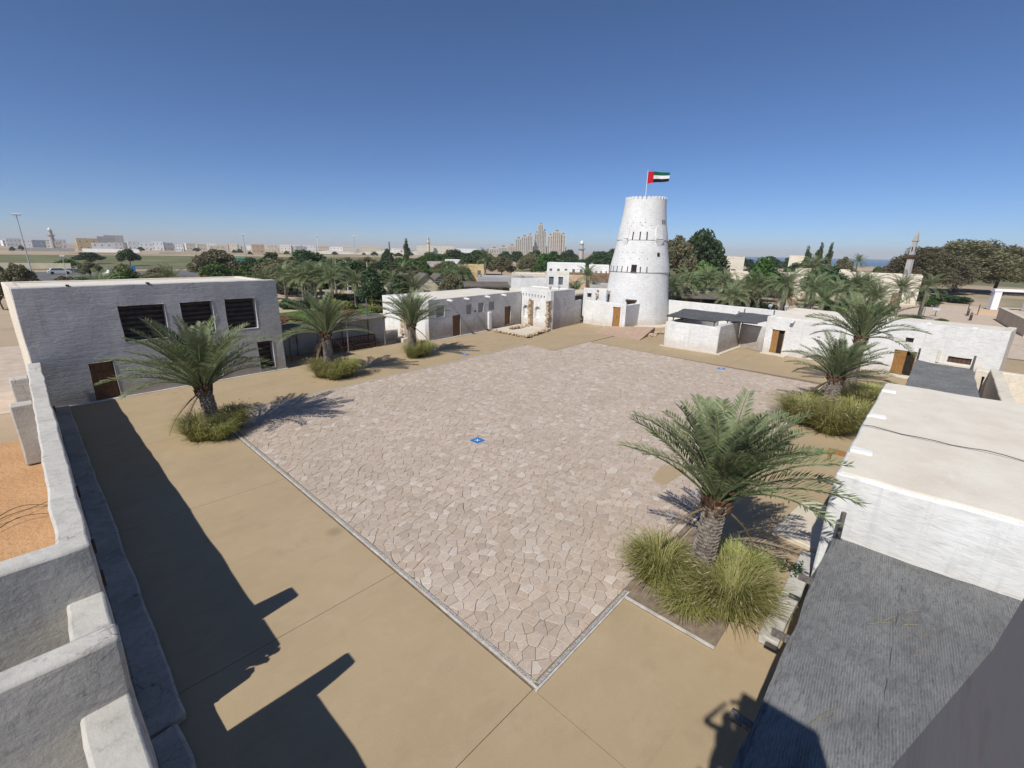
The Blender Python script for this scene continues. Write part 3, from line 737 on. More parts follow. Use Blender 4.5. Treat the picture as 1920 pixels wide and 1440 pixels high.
def stonerow(par, p, q, n, z0, z1, w, s0=.10, s1=.2):
    p, q = Vector(p), Vector(q)
    for k in range(n):
        a = p.lerp(q, (k + rb.random() * .6) / n); rubble_into(par, a.x - w, a.y - w, z0, a.x + w, a.y + w, z1, 1, s0, s1)
stonerow(t, (31.8, 32.4), (31.7, 27.8), 24, .1, .2, .1); stonerow(t, (31.8, 27.7), (36.5, 28.9), 26, .1, .3, .12, .12, .24); stonerow(t, (33.2, 31.2), (36.5, 31.6), 18, .15, .42, .12, .12, .24)

# upper white room and low roofs behind the ruined room
t = thing('upper_room', 'small white upper room with two square windows behind the ruined room', 'building', (47.6, 36.6, 0))
b = B(); P = b.wall((46.9, 37.9), (48.9, 35.75), .3, 0, 5.45, [(.35, .95, 3.75, 4.75, .2), (1.55, 2.15, 3.75, 4.75, .2)], .7); part('wall', b, 'white', t, .02, R(40), .02)
for h in ((.35, .95, 3.75, 4.75), (1.55, 2.15, 3.75, 4.75)):
    w = pane(t, P, *h, .2, 'glass'); b = B(); m_ = (h[0] + h[1]) / 2
    b.obox(P(m_, 4.25, .17), (0, 0, .5), P(.02, 0) - P(0, 0), P(0, 0, .01) - P(0, 0)); link('mullion', b.mesh('mullion', 'hwhite', 0, gpos(w)), w)
b = B(); b.prism([(48.9, 35.75), (46.9, 37.9), (48.9, 39.8), (50.9, 37.6)], 5.0, 5.3); part('roof', b, 'roof', t)
b = B(); b.wall((48.9, 35.75), (50.9, 37.6), .3, 0, 5.45, (), .9); part('wall', b, 'white', t, .02, R(40), .02)
b = B(); b.wall((43.6, 41.0), (46.9, 37.9), .3, 0, 4.5, (), .8); part('wall', b, 'white', t, .02, R(40), .02)
t = thing('flat_roof_annex', 'low flat roofed annex with a shaded porch left of the round tower', 'building', (46.5, 32.5, 0))
b = B(); b.prism([(44.6, 31.5), (50.5, 31.0), (51, 35), (45, 35.5)], 2.95, 3.15); part('roof', b, 'beige', t)
for x, y in ((44.8, 31.7), (47.6, 31.4), (50.3, 31.2)):
    b = B(); b.box(x - .1, y - .1, 0, x + .1, y + .1, 2.95); part('post', b, 'lintel', t)
b = B(); b.box(45, 34.6, 0, 50.8, 34.9, 2.95); part('wall', b, 'hgrey', t)

# ---------------------------------------------------------------- gate wall left of the tower
t = thing('gate_wall', 'white wall with a brown plank gate at the foot of the round tower', 'wall', (43.5, 27, 0))
b = B(); P = b.wall((43.5, 29.5), (43.35, 24.15), .4, 0, 2.68, [(3.85, 4.75, .1, 2.3, .14)], .55); part('wall', b, 'white', t, .03, R(40), .03)
planked(t, P, 3.85, 4.75, .1, 2.3, .14, 'door', 4); framed(t, P, 3.85, 4.75, .1, 2.3, .14, 'lintel', .05)
b = B(); P2 = b.wall((43.35, 24.12), (47.2, 24.25), .4, 0, 2.55, [(2.2, 2.4, 1.85, 2.1, .15)], .55); part('wall', b, 'white', t, .03, R(40), .03)
pane(t, P2, 2.2, 2.4, 1.85, 2.1, .15, 'void', 'vent')
t = thing('back_room', 'small white room with a dark window behind the gate wall', 'building', (45.5, 28.5, 0))
b = B(); P = b.wall((45.4, 31.0), (45.4, 27.9), .35, 0, 3.85, [(.55, 1.15, 2.85, 3.3, .2)], .6); part('wall', b, 'white', t, .03, R(40), .03)
pane(t, P, .55, 1.15, 2.85, 3.3, .2, 'void'); rubble_into(t, 45.25, 28.9, 2.75, 45.45, 29.3, 3.8, 16, .09, .15)
b = B(); b.prism([(45.7, 27.9), (45.7, 31.0), (49, 31), (49, 28.5)], 3.3, 3.7); part('roof', b, 'roof', t)
t = thing('brick_ramp', 'pinkish paved ramp rising from the courtyard to the tower gate', 'ramp', (41.5, 23, 0))
b = B(); A = [(43.3, 26.4, .12), (39.2, 25.2, .01), (38.8, 19.9, .03), (43.9, 20.9, .62)]
b.face(*A[::-1] if False else A)
for i in range(4):
    p_, q_ = A[i], A[(i + 1) % 4]; b.face(p_, (p_[0], p_[1], 0), (q_[0], q_[1], 0), q_)
part('ramp', b, 'brick', t)
rubble_into(t, 41.5, 20.0, .05, 43.9, 20.5, .22, 14, .12, .22)

# ---------------------------------------------------------------- round watch tower
TC = Vector((49.5, 26.28, 0))
t = thing('round_tower', 'tall white tapering round tower with two flared skirts and a scalloped crown', 'tower', TC)
CA = math.degrees(math.atan2(-TC.y, -TC.x))
def ring(prof, nm, mat='tower', wob=.014, cap=False):
    b = B(); pr = []
    for (r0, z0), (r1, z1) in zip(prof, prof[1:]):
        k = max(1, int(abs(z1 - z0) / .5)); pr += [(r0 + (r1 - r0) * i / k, z0 + (z1 - z0) * i / k) for i in range(k)]
    pr.append(prof[-1]); b.lathe(pr, 72, TC.xy, cap); return part(nm, b, mat, t, wob, R(45))
ring([(3.78, 0), (3.66, 1.5), (3.50, 3.4), (3.36, 5.0), (3.24, 6.3)], 'drum')
ring([(3.22, 5.88), (3.37, 5.86), (3.33, 6.2), (3.20, 6.9), (3.02, 7.8), (2.82, 9.0), (2.70, 9.7)], 'skirt')
ring([(2.68, 9.28), (2.84, 9.26), (2.79, 9.6), (2.64, 10.3), (2.48, 11.1), (2.36, 12.0), (2.26, 12.9), (2.22, 13.42), (1.92, 13.42), (1.92, 12.4), (0.02, 12.4)], 'upper_drum')
ring([(4.5, 0), (4.45, .10), (3.75, .16)], 'apron', 'cream', .05)
nm_ = 30
for k in range(nm_):
    a = 6.2832 * k / nm_; d = Vector((math.cos(a), math.sin(a), 0)); u = Vector((-d.y, d.x, 0)); c = TC + d * 2.07 + Vector((0, 0, 13.42)); b = B()
    sh = [(-.18, 0), (-.18, .16), (-.12, .30), (0, .36), (.12, .30), (.18, .16), (.18, 0)]
    F = [c + d * .14 + u * x + Vector((0, 0, z - .02)) for x, z in sh]; G = [q - d * .28 for q in F]
    b.face(*F); b.face(*G[::-1])
    for i in range(len(sh) - 1): b.face(F[i], G[i], G[i + 1], F[i + 1])
    part('merlon', b, 'tower', t, .012)
def rad(z):
    pr = [(3.78, 0), (3.66, 1.5), (3.50, 3.4), (3.36, 5.0), (3.25, 5.85), (3.37, 5.86), (3.33, 6.2), (3.20, 6.9), (3.02, 7.8), (2.82, 9.0), (2.74, 9.25), (2.84, 9.26), (2.79, 9.6), (2.64, 10.3), (2.48, 11.1), (2.36, 12.0), (2.26, 12.9), (2.22, 13.5)]
    for (r0, z0), (r1, z1) in zip(pr, pr[1:]):
        if z0 <= z <= z1: return r0 + (r1 - r0) * (z - z0) / (z1 - z0)
    return 2.2
def tbox(nm, ang, z0, z1, w, mat, proud=.02, deep=.1):
    """block let into the tower face"""
    b = B(); a = R(CA + ang); d = Vector((math.cos(a), math.sin(a), 0)); u = Vector((-d.y, d.x, 0))
    for (r0, r1) in ((rad(z0), rad(z1)),):
        q = []
        for x, z, r in ((-w / 2, z0, r0), (w / 2, z0, r0), (w / 2, z1, r1), (-w / 2, z1, r1)): q.append(TC + d * (r + proud + .012) + u * x + Vector((0, 0, z)))
        g = [p - d * (deep + proud) for p in q]
        b.face(*q)
        for i in range(4): b.face(q[i], g[i], g[(i + 1) % 4], q[(i + 1) % 4])
    return part(nm, b, mat, t)
# angle from the viewing side, positive = anticlockwise from above (image right)
for a in (-70, -58, -46, -34, -22, 2, 14): tbox('slit', a, 5.87, 6.45, .10, 'void', .008)
for a in (-34, -21, -5, 10): tbox('slit', a, 9.27, 10.1, .12, 'void', .008)
for a in (52, 58, 64): tbox('slit', a, 10.9, 11.4, .08, 'void', .006)
tbox('window', -10, 5.95, 6.65, .58, 'void', .012); tbox('sill', -10, 5.87, 5.95, .66, 'lintel', .05)
tbox('window', 38, 7.55, 7.95, .32, 'void', .02)
for (z, aa) in ((7.9, (-52, -40, -28, -16, 4)), (7.25, (-38, -20, -2, 14)), (11.0, (-42, -26, -8, 5)), (10.7, (-30, -3, 18))):
    for a in aa: tbox('peg_hole', a, z, z + .075, .075, 'void', .004)
for a, w in ((-38, .8), (40, 1.1)):
    b = B(); an = R(CA + a); d = Vector((math.cos(an), math.sin(an), 0)); u = Vector((-d.y, d.x, 0))
    top = [TC + d * 2.95 + u * w / 2 + Vector((0, 0, 9.27)), TC + d * 2.95 - u * w / 2 + Vector((0, 0, 9.27)), TC + d * 2.4 - u * w / 2 + Vector((0, 0, 9.27)), TC + d * 2.4 + u * w / 2 + Vector((0, 0, 9.27))]
    ap = TC + d * 2.82 + Vector((0, 0, 8.1)); b.face(*top)
    for i in range(4): b.face(top[i], top[(i + 1) % 4], ap)
    part('bracket', b, 'tower', t)
    b = B(); pr = [(-w * .42, 9.4), (w * .42, 9.4), (w * .42, 10.3), (w * .28, 10.65), (0, 10.8), (-w * .28, 10.65), (-w * .42, 10.3)]
    F = [TC + d * (rad(z) + .06) + u * x + Vector((0, 0, z)) for x, z in pr]; b.face(*F)
    G = [TC + d * (rad(z) - .15) + u * x + Vector((0, 0, z)) for x, z in pr]
    for i in range(7): b.face(F[i], G[i], G[(i + 1) % 7], F[(i + 1) % 7])
    part('arched_panel', b, 'tower', t)
dr = tbox('door', -9, 1.2, 2.75, .95, 'void', .02); tbox('lintel', -9, 2.75, 2.92, 1.2, 'lintel', .08)
fp = TC + Vector((.05, .1, 12.4))
t = thing('flagpole', 'thin white flagpole on top of the round tower', 'flagpole', fp)
b = B(); b.tube([fp, fp + Vector((0, 0, 4.15))], [.045, .025], 8); part('pole', b, 'paintw', t, 0, R(60))
b = B(); b.lathe([(.02, fp.z + 4.13), (.06, fp.z + 4.19), (.02, fp.z + 4.26)], 8, fp.xy); part('finial', b, 'metal', t)
t = thing('flag', 'waving flag with red hoist and green white black stripes on the tower', 'flag', fp + Vector((0, 0, 3.4)))
fd = Vector((.69, -.72, 0)).normalized(); fn = Vector((fd.y, -fd.x, 0))
def flagpt(s, v): # s 0..1 along fly, v 0..1 up
    sag = -.10 * s - .16 * s * s + .10 * math.sin(s * 5.2) * s; hgt = 1.22 * (1 - .28 * s)
    w = .22 * math.sin(s * 7.0 + v * .9) * (.25 + s)
    return fp + Vector((0, 0, 4.05)) + fd * (.04 + 2.3 * s) + fn * w + Vector((0, 0, sag * .5 - hgt * (1 - v) + .10 * s))
for nm, mt, s0, s1, v0, v1 in (('red_band', 'red', 0, .27, 0, 1), ('green_stripe', 'green', .27, 1, .667, 1), ('white_stripe', 'paintw', .27, 1, .333, .667), ('black_stripe', 'black', .27, 1, 0, .333)):
    b = B(); n, m_ = 18, 5
    for i in range(n):
        for j in range(m_):
            q = lambda a, c: flagpt(s0 + (s1 - s0) * a / n, v0 + (v1 - v0) * c / m_)
            b.face(q(i, j), q(i + 1, j), q(i + 1, j + 1), q(i, j + 1))
    part(nm, b, mt, t, 0, R(80))

# ---------------------------------------------------------------- walls and mat canopies right of the tower
t = thing('walled_yard', 'low white walled yard under dark mat canopies right of the tower', 'wall', (40, 14, 0))
b = B(); b.wall((38.25, 17.15), (38.2, 12.65), .4, 0, 2.18, (), .5); part('wall', b, 'white', t, .04, R(40), .03)
b = B(); b.wall((38.2, 12.62), (42.9, 12.5), .4, 0, 2.28, [(1.0, 1.2, 1.6, 1.8, .1)], .5); part('wall', b, 'two', t, .04, R(40), .03)
b = B(); b.wall((42.95, 12.5), (42.15, 10.35), .4, 0, 2.05, (), .5); part('wall', b, 'two', t, .04, R(40), .03)
b = B(); b.wall((50, 17.3), (38.3, 17.3), .4, 0, 2.15, (), .6); part('wall', b, 'white', t, .04, R(40), .03)
b = B(); b.prism([(37.95, 17.5), (37.95, 12.3), (43, 12.15), (43, 12.5), (38.2, 12.6), (38.2, 17.5)], 0, .07, .6); part('plinth', b, 'cream', t, .03, R(40))
t = thing('boundary_wall', 'long white boundary wall behind the mat canopies beside the round tower', 'wall', (51, 16, 0))
b = B(); P = b.wall((51.2, 24.6), (50.2, 9.5), .4, 0, 2.75, [(12.6, 14.6, .3, 2.0, .25)], .7); part('wall', b, 'white', t, .04, R(40), .03)
pane(t, P, 12.6, 14.6, .3, 2.0, .25, 'void', 'doorway')
for k, (y, lb) in enumerate(((12.2, 'floodlight on the boundary wall nearer the canopies'), (10.8, 'floodlight on the boundary wall nearer the right house'))):
    tt = thing('floodlight', lb, 'lamp', (50.3, y, 2.75)); b = B(); b.tube([(50.35, y, 2.75), (50.35, y, 3.05)], .04, 6); part('stand', b, 'metal', tt)
    b = B(); b.obox((50.3, y, 3.15), (.14, 0, .06), (0, .16, 0), (-.03, 0, .08)); part('head', b, 'metal', tt)
def canopy(nm, lb, quad, mat, posts, sag=.12, th=.05, grp=None, nn=14, over=.3, tex=None):
    """woven mat stretched over a pole frame: quad = four corners (x,y,z) in order"""
    q = [Vector(p) for p in quad]; c = sum(q, Vector()) / 4
    t = thing(nm, lb, 'canopy', (c.x, c.y, 0), grp)
    def S(a, e):
        p = q[0].lerp(q[1], a).lerp(q[3].lerp(q[2], a), e); n = noise.noise(Vector((p.x * .9, p.y * .9, 3.0)))
        return p + Vector((0, 0, -sag * 4 * a * (1 - a) * (.5 + .5 * e) + .05 * n))
    b = B()
    ex = lambda a, e, k: Vector((noise.noise(Vector((a * 9, e * 9, k))), noise.noise(Vector((a * 9, e * 9, k + 5))), 0)) * .05
    top = [[S(i / nn, j / nn) + (ex(i / nn, j / nn, 1) if i in (0, nn) or j in (0, nn) else Vector()) for j in range(nn + 1)] for i in range(nn + 1)]
    for i in range(nn):
        for j in range(nn): b.face(top[i][j], top[i + 1][j], top[i + 1][j + 1], top[i][j + 1]); b.face(*[p - Vector((0, 0, th)) for p in (top[i][j], top[i][j + 1], top[i + 1][j + 1], top[i + 1][j])])
    ed = [(top[i][0]) for i in range(nn + 1)] + [top[nn][j] for j in range(1, nn + 1)] + [top[i][nn] for i in range(nn - 1, -1, -1)] + [top[0][j] for j in range(nn - 1, 0, -1)]
    dz = Vector((0, 0, th))
    for i in range(len(ed)): p_, r_ = ed[i], ed[(i + 1) % len(ed)]; b.face(p_, p_ - dz, r_ - dz, r_)
    part('mat', b, mat, t, 0, R(70))
    for a in (0.02, .5, .98):
        b = B(); b.tube([S(a, e / 6) - Vector((0, 0, th + .05)) for e in range(7)], .045, 6); part('rafter', b, 'pole', t)
    for x, y, z in posts:
        b = B(); b.tube([(x, y, 0), (x + .01, y, z * .5), (x + rb.uniform(-.05, .05), y, z)], [.065, .06, .05], 7); part('post', b, 'pole', t, 0, R(60))
    return t
canopy('mat_canopy', 'dark mat canopy on poles nearer the round tower', [(38.9, 17.6, 2.62), (44.6, 18.4, 2.72), (44.0, 12.9, 2.70), (38.7, 13.2, 2.62)], 'mat2', [(39.1, 17.0, 2.6), (41.2, 17.2, 3.0), (38.95, 13.4, 2.9), (44.2, 13.2, 3.0)], .1, .05, None)
canopy('mat_canopy', 'dark mat canopy on poles beside the right hand house', [(40.8, 13.2, 2.58), (46.0, 13.6, 2.72), (45.9, 10.4, 2.75), (40.6, 10.6, 2.6)], 'mat2', [(40.9, 13.0, 2.9), (45.8, 13.2, 3.1), (45.7, 10.7, 3.2)], .08, .05, None)

# ---------------------------------------------------------------- white houses on the right
dR = (Vector((40.9, 1.8)) - Vector((42.1, 10.3))).normalized(); nR = Vector((-dR.y, dR.x))
def rp(u, dep=0): q = Vector((42.1, 10.3)) + dR * u + nR * dep; return (q.x, q.y)
t = thing('white_house', 'white house with a half open double wooden door and stone step', 'building', rp(2.7) + (0,))
b = B(); P = b.wall(rp(0), rp(5.6), .45, 0, 3.06, [(.58, 1.55, .06, 2.05, .3), (3.9, 4.05, 1.75, 1.95, .1)], .55); part('wall', b, 'white', t, .03, R(40), .035)
b = B(); b.wall(rp(0, 5.4), rp(0, .45), .4, 0, 3.06, (), .7); part('wall', b, 'white', t, .03, R(40), .035)
b = B(); b.wall(rp(5.6, .45), rp(5.6, 5.4), .4, 0, 3.06, (), .7); part('wall', b, 'white', t, .03, R(40), .035)
b = B(); q = [rp(.05, .3), rp(5.5, .3), rp(5.5, 5.4), rp(.05, 5.4)]
b.face(*[(x, y, z) for (x, y), z in zip(q, (3.02, 3.02, 3.42, 3.42))]); b.face(*[(x, y, 2.7) for x, y in q[::-1]]); b.face((*q[3], 2.7), (*q[3], 3.42), (*q[2], 3.42), (*q[2], 2.7)); part('roof', b, 'roof', t)
pane(t, P, .58, 1.55, .06, 2.05, .3, 'void', 'doorway'); framed(t, P, .58, 1.55, .06, 2.05, .2, 'door', .05)
planked(t, P, .62, 1.08, .08, 2.0, .16, 'door', 2, 'door', False)
def swung(par, P, hinge_u, w, z0, z1, ang, mat, t0=.1):
    """open leaf hinged at hinge_u; positive angle swings outward"""
    h = P(hinge_u, 0, t0); d = (P(1, 0) - P(0, 0)).normalized(); nn = (P(0, 0, 1) - P(0, 0, 0))
    v = d * (math.copysign(1, w) * math.cos(ang)) - nn * math.sin(ang); k = v.cross(Vector((0, 0, 1)))
    b = B(); b.obox(h + v * abs(w) / 2 + Vector((0, 0, (z0 + z1) / 2)), v * abs(w) / 2, k * .025, (0, 0, (z1 - z0) / 2)); lf = part('door', b, mat, par)
    for e in (.2, .5, .8):
        b = B(); b.obox(h + v * abs(w) / 2 + Vector((0, 0, z0 + (z1 - z0) * e)), v * (abs(w) / 2 * .96), k * .04, (0, 0, .05)); link('rail', b.mesh('rail', mat, 0, gpos(lf)), lf)
    for e in (.17, .5, .83):
        b = B(); b.obox(h + v * abs(w) * e + Vector((0, 0, (z0 + z1) / 2)), v * .012, k * .033, (0, 0, (z1 - z0) / 2 * .98)); link('batten', b.mesh('batten', mat, 0, gpos(lf)), lf)
swung(t, P, 1.52, -.45, .08, 2.0, R(-38), 'door', .18)
spout(t, P(2.02, 2.95, .05), P(0, 0, -1) - P(0, 0, 0), .4)
b = B(); b.prism([tuple(P(.2, 0, -.75).xy), tuple(P(2.1, 0, -.75).xy), tuple(P(2.1, 0, -.02).xy), tuple(P(.2, 0, -.02).xy)], 0, .13, .5); part('step', b, 'cream', t, .02, R(40), .02)
t = thing('white_house', 'white flat topped house with a wide open orange door behind the right palms', 'building', rp(9.5) + (0,))
RH = [(3.05, 4.25, .02, 1.78, .35), (3.45, 3.88, 2.38, 2.68, .15), (5.8, 6.92, 1.43, 1.83, .18)]
b = B(); P = b.wall(rp(5.65), rp(13.85), .45, 0, 3.72, RH, .55); part('wall', b, 'white', t, .03, R(40), .035)
b = B(); b.wall(rp(13.85, .45), rp(13.85, 3.3), .4, 0, 3.72, (), .7); part('wall', b, 'cream', t, .03, R(40), .035)
b = B(); b.wall(rp(5.65, 3.3), rp(5.65, .45), .4, 0, 3.72, (), .7); part('wall', b, 'white', t, .03, R(40), .035)
b = B(); b.prism([rp(5.8, .3), rp(13.7, .3), rp(13.7, 3.3), rp(5.8, 3.3)], 3.3, 3.68); part('roof', b, 'roof', t)
pane(t, P, *RH[0][:4], .35, 'void', 'doorway'); framed(t, P, *RH[0][:4], .2, 'door', .07); pane(t, P, *RH[1][:4], .15, 'void'); pane(t, P, *RH[2][:4], .18, 'lintel')
for k in range(5):
    b = B(); b.obox(P(5.92 + k * .22, 1.63, .13), P(.02, 0) - P(0, 0), P(0, 0, .02) - P(0, 0), (0, 0, .19)); part('window_bar', b, 'door_dark', t)
swung(t, P, 3.08, .66, .05, 1.74, R(14), 'door', .12)
swung(t, P, 4.22, -.5, .05, 1.74, R(-55), 'door', .2)
b = B(); b.obox(P(5.35, 1.75, -.03), P(.07, 0) - P(0, 0), P(0, 0, .05) - P(0, 0), (0, 0, .42)); b.obox(P(6.4, 1.28, -.03), P(.9, 0) - P(0, 0), P(0, 0, .05) - P(0, 0), (0, 0, .06)); part('window_surround', b, 'cream', t, 0, None, .02)
b = B(); b.prism([tuple(P(2.6, 0, -.8).xy), tuple(P(5.0, 0, -.8).xy), tuple(P(5.0, 0, -.02).xy), tuple(P(2.6, 0, -.02).xy)], 0, .11, .5); part('step', b, 'cream', t, .02, R(40), .02)
for u in (4.4, 6.6):
    b = B(); b.obox(P(u, 3.74, .2), (.07, 0, 0), (0, .1, 0), (0, 0, .05)); part('roof_drain', b, 'spout', t)
# side yard walls and second mat
t = thing('yard_wall', 'pale low yard walls at the right behind the near white roof', 'wall', (32, -2.9, 0))
for (x0, y0, x1, y1, z) in ((26, -3.2, 36.2, -2.75, 2.0), (36.2, -4.6, 36.7, -2.2, 1.9), (36.7, -2.6, 40.2, -2.2, 1.6)):
    b = B(); b.box(x0, y0, 0, x1, y1, z, .5); part('wall', b, 'cream', t, .04, R(50), .04)
canopy('mat_canopy', 'grey slatted mat veranda roof before the open orange door', [(34.9, .42, 2.22), (34.2, -1.95, 2.22), (24.6, -2.05, 2.18), (24.8, .42, 2.18)], 'mat', [(34.8, .35, 2.9), (34.1, -1.9, 2.95), (29.5, -2.1, 2.7), (29.6, .4, 2.1)], .06, .06)
b = B(); b.box(31.0, -.4, .3, 31.4, .9, .5); 
# near white house with the flat roof
t = thing('near_white_house', 'near white plastered house with a flat cream roof on the right edge', 'building', (17, -2, 0))
b = B(); P = b.wall((11.7, .95), (11.7, -7), .5, 0, 3.2, (), .5); part('wall', b, 'white', t, .035, R(40), .05)
b = B(); Pn = b.wall((22.2, .95), (12.2, .95), .45, 0, 3.2, [(4.6, 5.6, .1, 2.0, .3)], .5); part('wall', b, 'white', t, .035, R(40), .05)
pane(t, Pn, 4.6, 5.6, .1, 2.0, .3, 'void', 'doorway'); 
b = B(); b.box(16.95, 1.02, 1.72, 17.25, 1.72, 1.80); part('shelf_board', b, 'door', t)
b = B(); b.box(16.98, 1.60, 1.45, 17.22, 1.68, 1.715); part('shelf_board', b, 'door', t)
b = B(); b.wall((22.2, -7), (22.2, .5), .45, 0, 3.18, (), .6); part('wall', b, 'white', t, .035, R(40), .05)
b = B(); b.box(11.80, -6.9, 3.10, 22.1, .87, 3.24, .6); part('roof', b, 'roof', t, .022, R(50))
for x, ln in ((20.6, .75), (16.95, .8), (13.4, .95)):
    b = B(); b.box(x - .15, .72 - ln * .28, 3.12, x + .15, .93, 3.29, .2); part('spout_head', b, 'spout', t, .05, R(50), .04, 1.8)
b = B(); b.tube([(15.55 + .05 * math.sin(k), 1.0 - k * .32, 3.285 + .02 * math.sin(k * 1.7)) for k in range(14)], .012, 5); part('cable', b, 'darkmetal', t)
for k, (x, y, z) in enumerate(((14.9, 1.0, 1.6), (12.7, 1.0, 1.7))):
    b = B(); b.tube([(x, y - .2, z), (x, y + .38, z - .02)], .05, 6); part('beam_end', b, 'pole', t)
t = thing('entrance_slab', 'cream plastered entrance slab beside the near white house', 'step', (15, 1.6, 0))
b = B(); b.prism([(16.5, 1.95), (13.7, 2.25), (13.5, 1.0), (16.4, 1.0)], 0, .16, .5); part('slab', b, 'cream', t, .03, R(40), .03)
b = B(); b.box(9.2, 1.0, 0, 13.2, 1.38, .22, .4); part('slab', b, 'cement', t, .03, R(40), .03)
# near mat veranda
t = canopy('mat_veranda', 'large grey woven mat roof in the lower right foreground', [(11.38, .70, 1.86), (11.38, -4.0, 1.90), (2.2, -4.0, 1.86), (2.4, .66, 1.84)], 'mat', [(11.32, .60, 2.52), (8.1, .58, 1.8), (5.0, .58, 1.8)], .05, .05, None, 44)
for k, (x0, x1, y0, y1, dz) in enumerate(((6.4, 11.2, .62, -.62, .022), (2.6, 6.6, .60, -1.2, .034), (6.2, 10.6, -.55, -2.0, .036))):
    b = B(); n = 20; f = lambda i, j: Vector((x0 + (x1 - x0) * i / n + .05 * noise.noise(Vector((i * .8, j * .8, k))), y0 + (y1 - y0) * j / n + .05 * noise.noise(Vector((i * .8, j * .8, k + 9))), 1.87 + dz + .035 * noise.noise(Vector((i * .5, j * .5, k + 4))) - .12 * ((x0 + (x1 - x0) * i / n - 6.8) ** 2 < 0)))
    for i_ in range(n):
        for j_ in range(n): b.face(f(i_, j_), f(i_ + 1, j_), f(i_ + 1, j_ + 1), f(i_, j_ + 1))
    part('mat_panel', b, ('mat', 'mat2', 'mat')[k] if k != 1 else 'mat', t, 0, R(70))
b = B(); b.tube([(2.4, .56, 1.77), (6, .58, 1.76), (11.5, .6, 1.77)], .05, 7); part('edge_pole', b, 'pole', t)
for x in (7.6, 9.5, 5.6):
    b = B(); b.obox((x, .75, 1.72), (.06, 0, 0), (0, .2, 0), (0, 0, .04)); part('beam_end', b, 'pole', t)
for k in range(16):
    x, y = rb.choice(((9.2, -.5), (9.6, -.9), (6.2, .1), (8.8, -.9))); a = rb.uniform(2.3, 2.9); ln = rb.uniform(.2, .5); x += rb.uniform(-.4, .4); y += rb.uniform(-.25, .25)
    b = B(); d = Vector((math.cos(a), math.sin(a), 0)) * ln; b.tube([Vector((x, y, 1.90)), Vector((x, y, 1.925)) + d * .5, Vector((x, y, 1.905)) + d], .004, 4); part('loose_reed', b, 'plume', t)

# ---------------------------------------------------------------- bench shelter
t = thing('bench_shelter_wall', 'grey plastered wall behind the two benches', 'wall', (16.5, 34.6, 0))
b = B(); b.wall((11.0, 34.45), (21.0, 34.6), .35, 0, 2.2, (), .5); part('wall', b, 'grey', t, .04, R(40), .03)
canopy('bench_canopy', 'thin thatched canopy on poles over the two benches', [(11.6, 32.6, 2.32), (20.4, 33.2, 2.42), (20.5, 34.9, 2.5), (11.6, 34.6, 2.42)], 'thatch', [(12.2, 32.7, 2.3), (14.25, 32.75, 2.33), (16.58, 32.8, 2.36), (20.1, 33.25, 2.45), (13.3, 34.2, 2.4), (16.9, 34.3, 2.4), (19.2, 34.3, 3.9)], .06, .05)
def bench(lb, x, y, ln, rz):
    t = thing('bench', lb, 'bench', (x, y, 0), 'wooden benches', rz)
    def bp(nm, c, h): b = B(); b.obox(c, (h[0], 0, 0), (0, h[1], 0), (0, 0, h[2])); return link(nm, b.mesh(nm, 'bench'), t)
    w = ln / 2
    for k in range(4): bp('seat_slat', (0, -.24 + k * .14, .45), (w, .06, .015))
    for sx in (-1, 1):
        for yy, hz in ((-.28, .31), (.26, .5)): bp('leg', (sx * (w - .06), yy, hz), (.035, .035, hz))
        bp('armrest', (sx * (w - .06), -.02, .64), (.04, .3, .02)); bp('side_rail', (sx * (w - .06), 0, .40), (.02, .27, .035))
    bp('top_rail', (0, .27, .98), (w, .025, .045)); bp('lower_rail', (0, .26, .55), (w, .02, .03)); bp('apron', (0, -.29, .39), (w, .015, .04))
    n = int(ln / .13)
    for k in range(n): bp('back_slat', (-w + ln * (k + .5) / n, .265, .76), (.03, .012, .19))
bench('dark red wooden bench behind the second palm trunk', 15.75, 33.35, 2.5, R(2)); bench('dark red wooden bench right of the second palm under the canopy', 18.35, 33.5, 2.4, R(3))

# ---------------------------------------------------------------- the tower one stands on, and the photographer
t = thing('lookout_tower', 'square cement rendered lookout tower with its battlement in the lower right corner', 'tower', (-1.5, -2, 0))
b = B(); b.prism([(-3.2, -4.5), (.75, -4.5), (.75, -.10), (-.14, -.10), (-.14, .18), (-3.2, .18)], 0, 6.35, .9); part('body', b, 'parapet', t, .02, R(40))
def pr(nm, pl, z0, z1): b = B(); b.prism(pl, z0, z1, .35); return part(nm, b, 'parapet', t, .012, R(40), .03)
pr('parapet', [(.33, -4.5), (.72, -4.5), (.72, -.95), (.33, -.95)], 6.34, 6.95)
pr('parapet', [(-3.2, -.02), (-.75, -.02), (-.75, .17), (-3.2, .17)], 6.34, 6.95)
b = B(); pf = [(.0, 6.34), (.98, 6.34), (.86, 6.86), (.425, 7.55), (.36, 7.72), (.22, 7.9), (.06, 7.94), (0, 7.85)]
A = [Vector((x, -.075, z)) for x, z in pf]; C_ = [Vector((x, -.95, z)) for x, z in pf]
b.face(*A[::-1]); b.face(*C_)
for i in range(len(pf)): b.face(A[i], A[(i + 1) % len(pf)], C_[(i + 1) % len(pf)], C_[i])
part('merlon', b, 'parapet', t, .0, R(40), .015)
